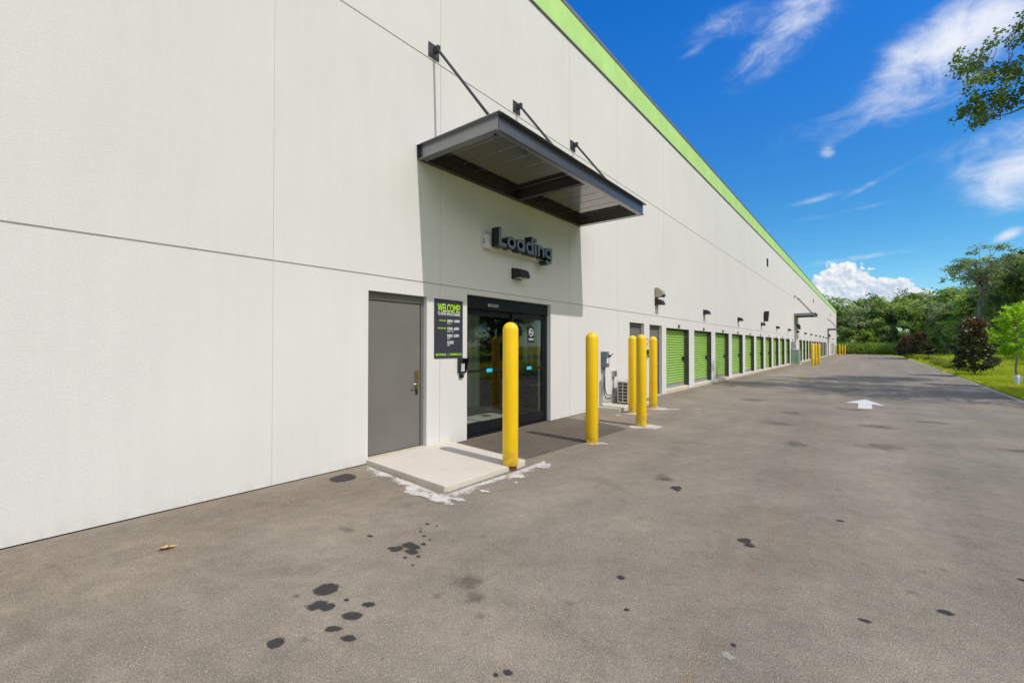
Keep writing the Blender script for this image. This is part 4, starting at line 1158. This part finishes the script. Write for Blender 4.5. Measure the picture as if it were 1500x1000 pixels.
t = magnolia(3, 2.9, 2.5, 90, .2); t.location = (9.2, 82, terrain(9.2, 82)); tag(t, 'smaller bronze magnolia at the far left of the distant pair', 'tree', GM)

# lime-leaved saplings
def sapling(seed, H, W, n=38, per=62, leaf=.135, wrap=True):
    rng = np.random.default_rng(seed)
    root = empty('sapling'); tr = MB(); limb(tr, (0, 0, -.1), (.04, -.02, H*.93), .045, .010, rng, n=8, wob=.02)
    P_ = []; T_ = []
    for k in range(n):
        t = k/(n-1); z = H*(.36+.50*t); a = k*2.399+rng.normal()*.25
        rr = W*.5*(1-.55*abs(t-.35)**1.2)*rng.uniform(.65, 1.05)
        a0 = np.array([0, 0, z]); tip = np.array([rr*cos(a), rr*sin(a), z+H*.10*(.4+t)])
        limb(tr, a0, tip, .012, .004, rng, sag=.06, n=5, wob=.04)
        tt = rng.uniform(.3, 1.08, per)[:, None]
        q_ = a0+(tip-a0)*tt+rng.normal(size=(per, 3))*np.array([.055, .055, .03])
        P_.append(q_); T_.append(.35+.3*t+rng.normal(size=per)*.18)
    P_.append(np.array([0, 0, H*.93])+rng.normal(size=(50, 3))*np.array([.10, .10, .09])); T_.append(np.full(50, .8))
    P_ = np.concatenate(P_); T_ = np.concatenate(T_)
    tr.build('trunk', M['bark_grey'], root, fix=False)
    o = link(bpy.data.objects.new('crown', leaves_mesh('crown', P_, leaf, rng, M['f_young'], T_, .5, .9))); o.parent = root
    if wrap:
        MB().lathe([(.075, -.02), (.082, .05), (.072, .22), (.078, .36), (.066, .47), (.05, .48)], 14).box(.05, .13, -.05, .04, .22, .42).build('trunk_guard', M['trunk_wrap'], root)
    return root
t = sapling(1, 3.15, 1.42); t.location = (9.45, 24.9, terrain(9.45, 24.9)); tag(t, 'lime green sapling with a white guard round its foot', 'tree')
t = sapling(4, 2.7, 1.3, 26, 40, .12, False); t.location = (11.05, 42.2, terrain(11.05, 42.2)); tag(t, 'light green sapling standing behind the nearest bronze magnolia', 'tree')

# low shrubs in a row
def shrub(seed, r, h):
    rng = np.random.default_rng(seed); root = empty('low_shrub'); tr = MB(); P_ = []; T_ = []
    for k in range(26):
        d = rng.normal(size=3); d[2] = abs(d[2])+.15; d /= np.linalg.norm(d)
        c = d*np.array([r, r, h])*rng.uniform(.6, 1)
        limb(tr, (0, 0, 0), c, .012, .004, rng, n=3)
        q_ = rng.normal(size=(55, 3))*np.array([.16, .16, .11])*r; P_.append(c+q_); T_.append(rng.uniform(.3, .7)+rng.normal(size=55)*.16)
    P_ = np.concatenate(P_); T_ = np.concatenate(T_)
    tr.build('stem', M['bark_dark'], root, fix=False)
    o = link(bpy.data.objects.new('foliage', leaves_mesh('foliage', P_, .10, rng, M['f_shrub'], T_, .5, .4))); o.parent = root
    return root
sh = shrub(3, .62, .62)
SP = [(9.45, 36.2, 1.0, 'nearest low yellow green shrub behind the kerb'), (9.35, 39.3, .92, 'second low yellow green shrub from the near end of the row'), (9.55, 42.6, 1.0, 'third low shrub in the row behind the kerb'), (9.5, 46.0, .9, 'fourth low shrub in the row behind the kerb'),
      (9.75, 50.5, 1.0, 'fifth low shrub in the row behind the kerb'), (9.9, 55.5, 1.05, 'sixth low shrub in the row behind the kerb'), (10.0, 61, 1.05, 'low shrub in the row just before the distant magnolias'), (9.7, 68.5, 1.0, 'low shrub at the foot of the distant broad magnolia'), (9.5, 78.5, 1.1, 'low shrub between the two distant magnolias')]
for i, (x, y, s, t) in enumerate(SP):
    c = sh if i == 0 else copy_tree(sh)
    c.location = (x, y, terrain(x, y)); c.rotation_euler = (0, 0, i*1.3); c.scale = (s, s, s*.95)
    tag(c, t, 'shrub', 'low shrubs along the kerb')
t = copy_tree(sh); t.location = (10.1, 29.8, terrain(10.1, 29.8)-.05); t.scale = (.42, .42, .28)
tag(t, 'small brownish tuft on the lawn right of the nearest magnolia', 'shrub')

# weeds at the end of the lot and scrub at the foot of the wood
rng = np.random.default_rng(21); P_ = []; T_ = []
for k in range(1500):
    if k >= 950:
        x = rng.uniform(-10, 24); y = rng.uniform(118.5, 138); h = rng.uniform(2.2, 4.8)
    elif k < 560:
        x = rng.uniform(-8, 9.5); y = 114.6+rng.gamma(1.3, 1.3); h = rng.uniform(1.2, 3.0)*(1-.35*math.exp(-(y-114.6)))
        y += max(0, (x-4.2))*-.7 if y < 118 else 0
    else:
        y = rng.uniform(44, 112); x = 17.4+rng.gamma(1.5, .9)-.035*(y-44); h = rng.uniform(.3, 1.0)
    z0 = terrain(x, y) if x > 8.5 else -.1
    n = 42; t = rng.uniform(0, 1, n)**.7
    q_ = np.stack([x+rng.normal(size=n)*.34, y+rng.normal(size=n)*.34, z0+h*t], 1)
    P_.append(q_); T_.append(rng.uniform(.25, .7)+rng.normal(size=n)*.15+(t-.5)*.15)
P_ = np.concatenate(P_); T_ = np.concatenate(T_)
o = link(bpy.data.objects.new('undergrowth', leaves_mesh('undergrowth', P_, .30, rng, M['f_weed'], T_, .38, .1))); tag(o, kind='stuff')

# grass blades on the nearer lawn
rng = np.random.default_rng(31)
n = 60000
yy = 14+rng.gamma(2.0, 9.0, n); yy = yy[yy < 75]; n = len(yy)
xx = 8.5+rng.uniform(0, 1, n)**1.1*(.185*yy+5.6-8.5)
xx = np.maximum(xx, 8.45+.012*np.maximum(0, np.minimum(yy, 50)-12)+.05)
zz = np.array([terrain(a, b_) for a, b_ in zip(xx, yy)])
L = rng.uniform(.05, .12, n)*(1+yy/60); a = rng.uniform(0, 2*pi, n); w = .012*(1+yy/25)
lean = rng.normal(size=(n, 2))*.5*L[:, None]
V = np.empty((n, 3, 3))
V[:, 0] = np.stack([xx-w*np.cos(a), yy-w*np.sin(a), zz], 1); V[:, 1] = np.stack([xx+w*np.cos(a), yy+w*np.sin(a), zz], 1)
V[:, 2] = np.stack([xx+lean[:, 0], yy+lean[:, 1], zz+L], 1)
me = bpy.data.meshes.new('grass'); me.vertices.add(3*n); me.vertices.foreach_set('co', V.reshape(-1))
me.loops.add(3*n); me.loops.foreach_set('vertex_index', np.arange(3*n, dtype=np.int32))
me.polygons.add(n); me.polygons.foreach_set('loop_start', np.arange(0, 3*n, 3, dtype=np.int32)); me.polygons.foreach_set('loop_total', np.full(n, 3, np.int32))
me.update(calc_edges=True)
at = me.attributes.new('tint', 'FLOAT', 'FACE')
patchy = .5+.32*np.sin(xx*1.3+np.sin(yy*.5)*2)*np.sin(yy*.41+1)
at.data.foreach_set('value', np.clip(patchy+rng.normal(size=n)*.16, 0, 1).astype(np.float32)); me.materials.append(M['f_grass'])
tag(link(bpy.data.objects.new('grass', me)), kind='stuff')

# ------------------------------------------------------------------ sun, sky, clouds
SUNV = Vector((1.0, -.09, 1.335)).normalized()
elev = math.asin(SUNV.z); rot = math.atan2(SUNV.x, SUNV.y)
sl = bpy.data.lights.new('sun', 'SUN'); sl.energy = 2.75; sl.angle = radians(.53); sl.color = (1.0, .948, .91)
so = link(bpy.data.objects.new('sun', sl)); so.rotation_euler = SUNV.to_track_quat('Z', 'Y').to_euler(); so.location = (20, 0, 30)

w = bpy.data.worlds.new('World'); scene.world = w; w.use_nodes = True
nt = w.node_tree; nt.nodes.clear(); N = NB(nt, '2D')
out = N.n('ShaderNodeOutputWorld'); bg = N.n('ShaderNodeBackground'); N.l(bg.outputs[0], out.inputs[0])
sky = N.n('ShaderNodeTexSky', sky_type='NISHITA', sun_disc=False)
sky.sun_elevation = elev; sky.sun_rotation = rot; sky.air_density = 1.0; sky.dust_density = .25; sky.ozone_density = 3.0; sky.altitude = 300
hs = N.n('ShaderNodeHueSaturation'); hs.inputs['Saturation'].default_value = 1.40; hs.inputs['Value'].default_value = 1.22
N.l(sky.outputs[0], hs.inputs['Color'])
d = N.n('ShaderNodeTexCoord').outputs['Generated']
sp = N.n('ShaderNodeSeparateXYZ'); N.l(d, sp.inputs[0])
az = N.math('MULTIPLY', N.math('ARCTAN2', sp.outputs[0], sp.outputs[1]), 180/pi)
elv = N.math('MULTIPLY', N.math('ARCSINE', sp.outputs[2]), 180/pi)
cb = N.n('ShaderNodeCombineXYZ'); N.l(az, cb.inputs[0]); N.l(elv, cb.inputs[1])
ae = cb.outputs[0]
def ell(a0, e0, ra, re, rotd=0.0, amp=1.0):
    da = N.math('SUBTRACT', az, a0); de = N.math('SUBTRACT', elv, e0)
    c_, s_ = cos(radians(rotd)), sin(radians(rotd))
    u = N.math('DIVIDE', N.math('ADD', N.math('MULTIPLY', da, c_), N.math('MULTIPLY', de, s_)), ra)
    v = N.math('DIVIDE', N.math('SUBTRACT', N.math('MULTIPLY', de, c_), N.math('MULTIPLY', da, s_)), re)
    r2 = N.math('ADD', N.math('MULTIPLY', u, u), N.math('MULTIPLY', v, v))
    return N.math('MULTIPLY', N.math('EXPONENT', N.math('MULTIPLY', r2, -1.0)), amp)
def total(lst):
    s_ = lst[0]
    for q_ in lst[1:]: s_ = N.math('ADD', s_, q_)
    return s_
# a clear, dry sky: deeper towards the zenith
skyc = N.mix(1.0, hs.outputs[0], N.mix(N.smooth(elv, 8, 36), (.60, .76, .74), (.98, .85, 1.05)), 'MULTIPLY')
# thin wind-drawn cloud
wm = total([ell(7.8, 26.3, 5.2, 2.4, 12, 1.25), ell(2.4, 25.6, 2.2, 1.4, 35, .5), ell(2, 21.0, 6.5, 1.3, 8, .20), ell(-8, 29.0, 5, 1.6, 15, .34), ell(9.6, 9.5, 1.0, .45, 25, 1.15), ell(8.5, 17.6, 4.5, 1.2, 10, .34), ell(11.0, 14.6, 3.8, 2.3, 25, 1.05), ell(7.0, 15.6, 1.3, .6, 30, .35), ell(-5.5, 32.2, 5.0, 1.9, 25, .62), ell(-13.5, 33, 4, 1.6, 10, .34), ell(-3.2, 19.6, .65, .65, 0, .62),
            ell(-4.6, 15.1, 2.6, .40, 8, .42), ell(.8, 16.0, 3.2, .32, 24, .34), ell(-1.5, 13.6, 4.2, .30, 4, .34), ell(-.5, 8.9, 4.2, .36, 3, .55), ell(-16.3, 31.4, 1.6, .35, 12, .28), ell(0, 22.3, 9, 1.6, 6, .24), ell(-9, 12.3, .8, .3, 40, .3),
            ell(42, 34, 20, 10, 0, .8), ell(95, 42, 38, 20, 0, 1.0), ell(120, 20, 40, 8, 0, .8), ell(-60, 28, 20, 6, 0, .4), ell(160, 35, 30, 14, 0, .8)])  # these lie out of view, added to throw white fill light
wn = N.noise(N.mapping(ae, (.17, .34, 1), rot=(0, 0, radians(-14))), 1.0, 9, .58, .6)
wn2 = N.noise(N.mapping(ae, (.6, 1.1, 1), (5, 3, 0)), 1.0, 6, .62, .3)
wf = N.math('ADD', N.math('MULTIPLY', wm, .95), N.math('ADD', N.math('MULTIPLY', N.math('SUBTRACT', wn, .5), 1.5), N.math('MULTIPLY', N.math('SUBTRACT', wn2, .5), .55)))
wd = N.math('MULTIPLY', N.smooth(wf, -.05, 1.45, 0, .95), N.smooth(wm, .02, .45))
# heaped cloud over the wood
cm = total([ell(-3.3, 6.6, 1.5, 1.7, 0, 1.0), ell(-1.8, 7.4, 1.15, 1.3, 0, 1.0), ell(-.4, 6.4, 1.4, 1.1, 0, .9), ell(1.1, 5.6, 1.3, .9, 0, .9), ell(2.5, 5.9, 1.05, .8, 0, .85), ell(3.7, 5.0, 1.0, .7, 0, .5), ell(-.5, 4.4, 5.0, 1.6, 0, .9), ell(-8.3, 12.4, .35, .5, 40, .4),
            ell(30, 6, 8, 2.5, 0, .9), ell(60, 7, 10, 3, 0, .9), ell(100, 6, 12, 3, 0, .9), ell(-40, 6, 9, 2.5, 0, .9), ell(170, 6, 12, 3, 0, .9)])
def billow(vec):
    v = N.math('MULTIPLY', N.math('SUBTRACT', .42, N.voro(vec, .95, 'SMOOTH_F1')), .80)
    for sc_, am_ in ((2.0, .44), (4.4, .18), (9.0, .08)):
        v = N.math('ADD', v, N.math('MULTIPLY', N.math('SUBTRACT', .42, N.voro(vec, sc_, 'SMOOTH_F1')), am_))
    return v
wrp = N.n('ShaderNodeTexNoise', noise_dimensions='2D'); N.l(ae, wrp.inputs['Vector']); wrp.inputs['Scale'].default_value = 1.6; wrp.inputs['Detail'].default_value = 5
va = N.n('ShaderNodeVectorMath', operation='MULTIPLY_ADD'); N.l(wrp.outputs['Color'], va.inputs[0]); va.inputs[1].default_value = (.75, .75, 0); N.l(ae, va.inputs[2])
aw = va.outputs[0]
b0_ = billow(aw); b1_ = billow(N.mapping(aw, (1, 1, 1), (.16, .24, 0)))
cf = N.math('ADD', cm, b0_)
cd = N.math('MULTIPLY', N.smooth(cf, .46, .74, 0, .97), N.smooth(cm, .06, .30))
relief = N.math('SUBTRACT', b0_, b1_)
shade = N.lin(N.math('ADD', N.math('MULTIPLY', relief, 1.3), N.math('ADD', N.math('MULTIPLY', N.math('SUBTRACT', elv, 6.0), .10), N.math('MULTIPLY', N.math('SUBTRACT', cf, .9), -.25))), -.35, .35, .0, 1.0)
ccol = N.mix(shade, (3.3, 3.9, 4.8), (6.0, 5.95, 5.9))
col = N.mix(wd, skyc, (5.4, 5.6, 6.0))
col = N.mix(cd, col, ccol)
# unseen bright cloud on the sunward side, added as neutral fill for the wall
fill_bank = N.math('MULTIPLY', N.smooth(N.math('ADD', total([ell(85, 40, 42, 26, 0, 1.3), ell(140, 35, 40, 22, 0, 1.0), ell(40, 52, 22, 16, 0, .8)]), N.math('MULTIPLY', N.math('SUBTRACT', N.noise(ae, .06, 6, .6), .5), 1.3)), .35, .8), N.smooth(az, 16, 30))
col = N.mix(fill_bank, col, (8.0, 7.85, 7.65))
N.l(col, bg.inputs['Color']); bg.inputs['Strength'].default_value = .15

# ------------------------------------------------------------------ camera
f, yaw, pitch, roll, h = 660.433, .668657668, .0106687, .0011012, 1.52723
F = Vector((-sin(yaw)*cos(pitch), cos(yaw)*cos(pitch), sin(pitch))); R0 = Vector((cos(yaw), sin(yaw), 0)); U0 = R0.cross(F)
Rv = R0*cos(roll)+U0*sin(roll); Uv = U0*cos(roll)-R0*sin(roll)
cd_ = bpy.data.cameras.new('camera'); cd_.sensor_width = 36; cd_.lens = 36*f/1500; cd_.clip_start = .05; cd_.clip_end = 3000
co = link(bpy.data.objects.new('camera', cd_))
mm = Matrix((Rv, Uv, -F)).transposed().to_4x4(); mm.translation = Vector((5.1, 0, h)); co.matrix_world = mm
scene.camera = co
scene.view_settings.view_transform = 'Standard'; scene.view_settings.look = 'None'; scene.view_settings.exposure = .12; scene.view_settings.gamma = 1
scene.cycles.max_bounces = 8; scene.cycles.transparent_max_bounces = 12
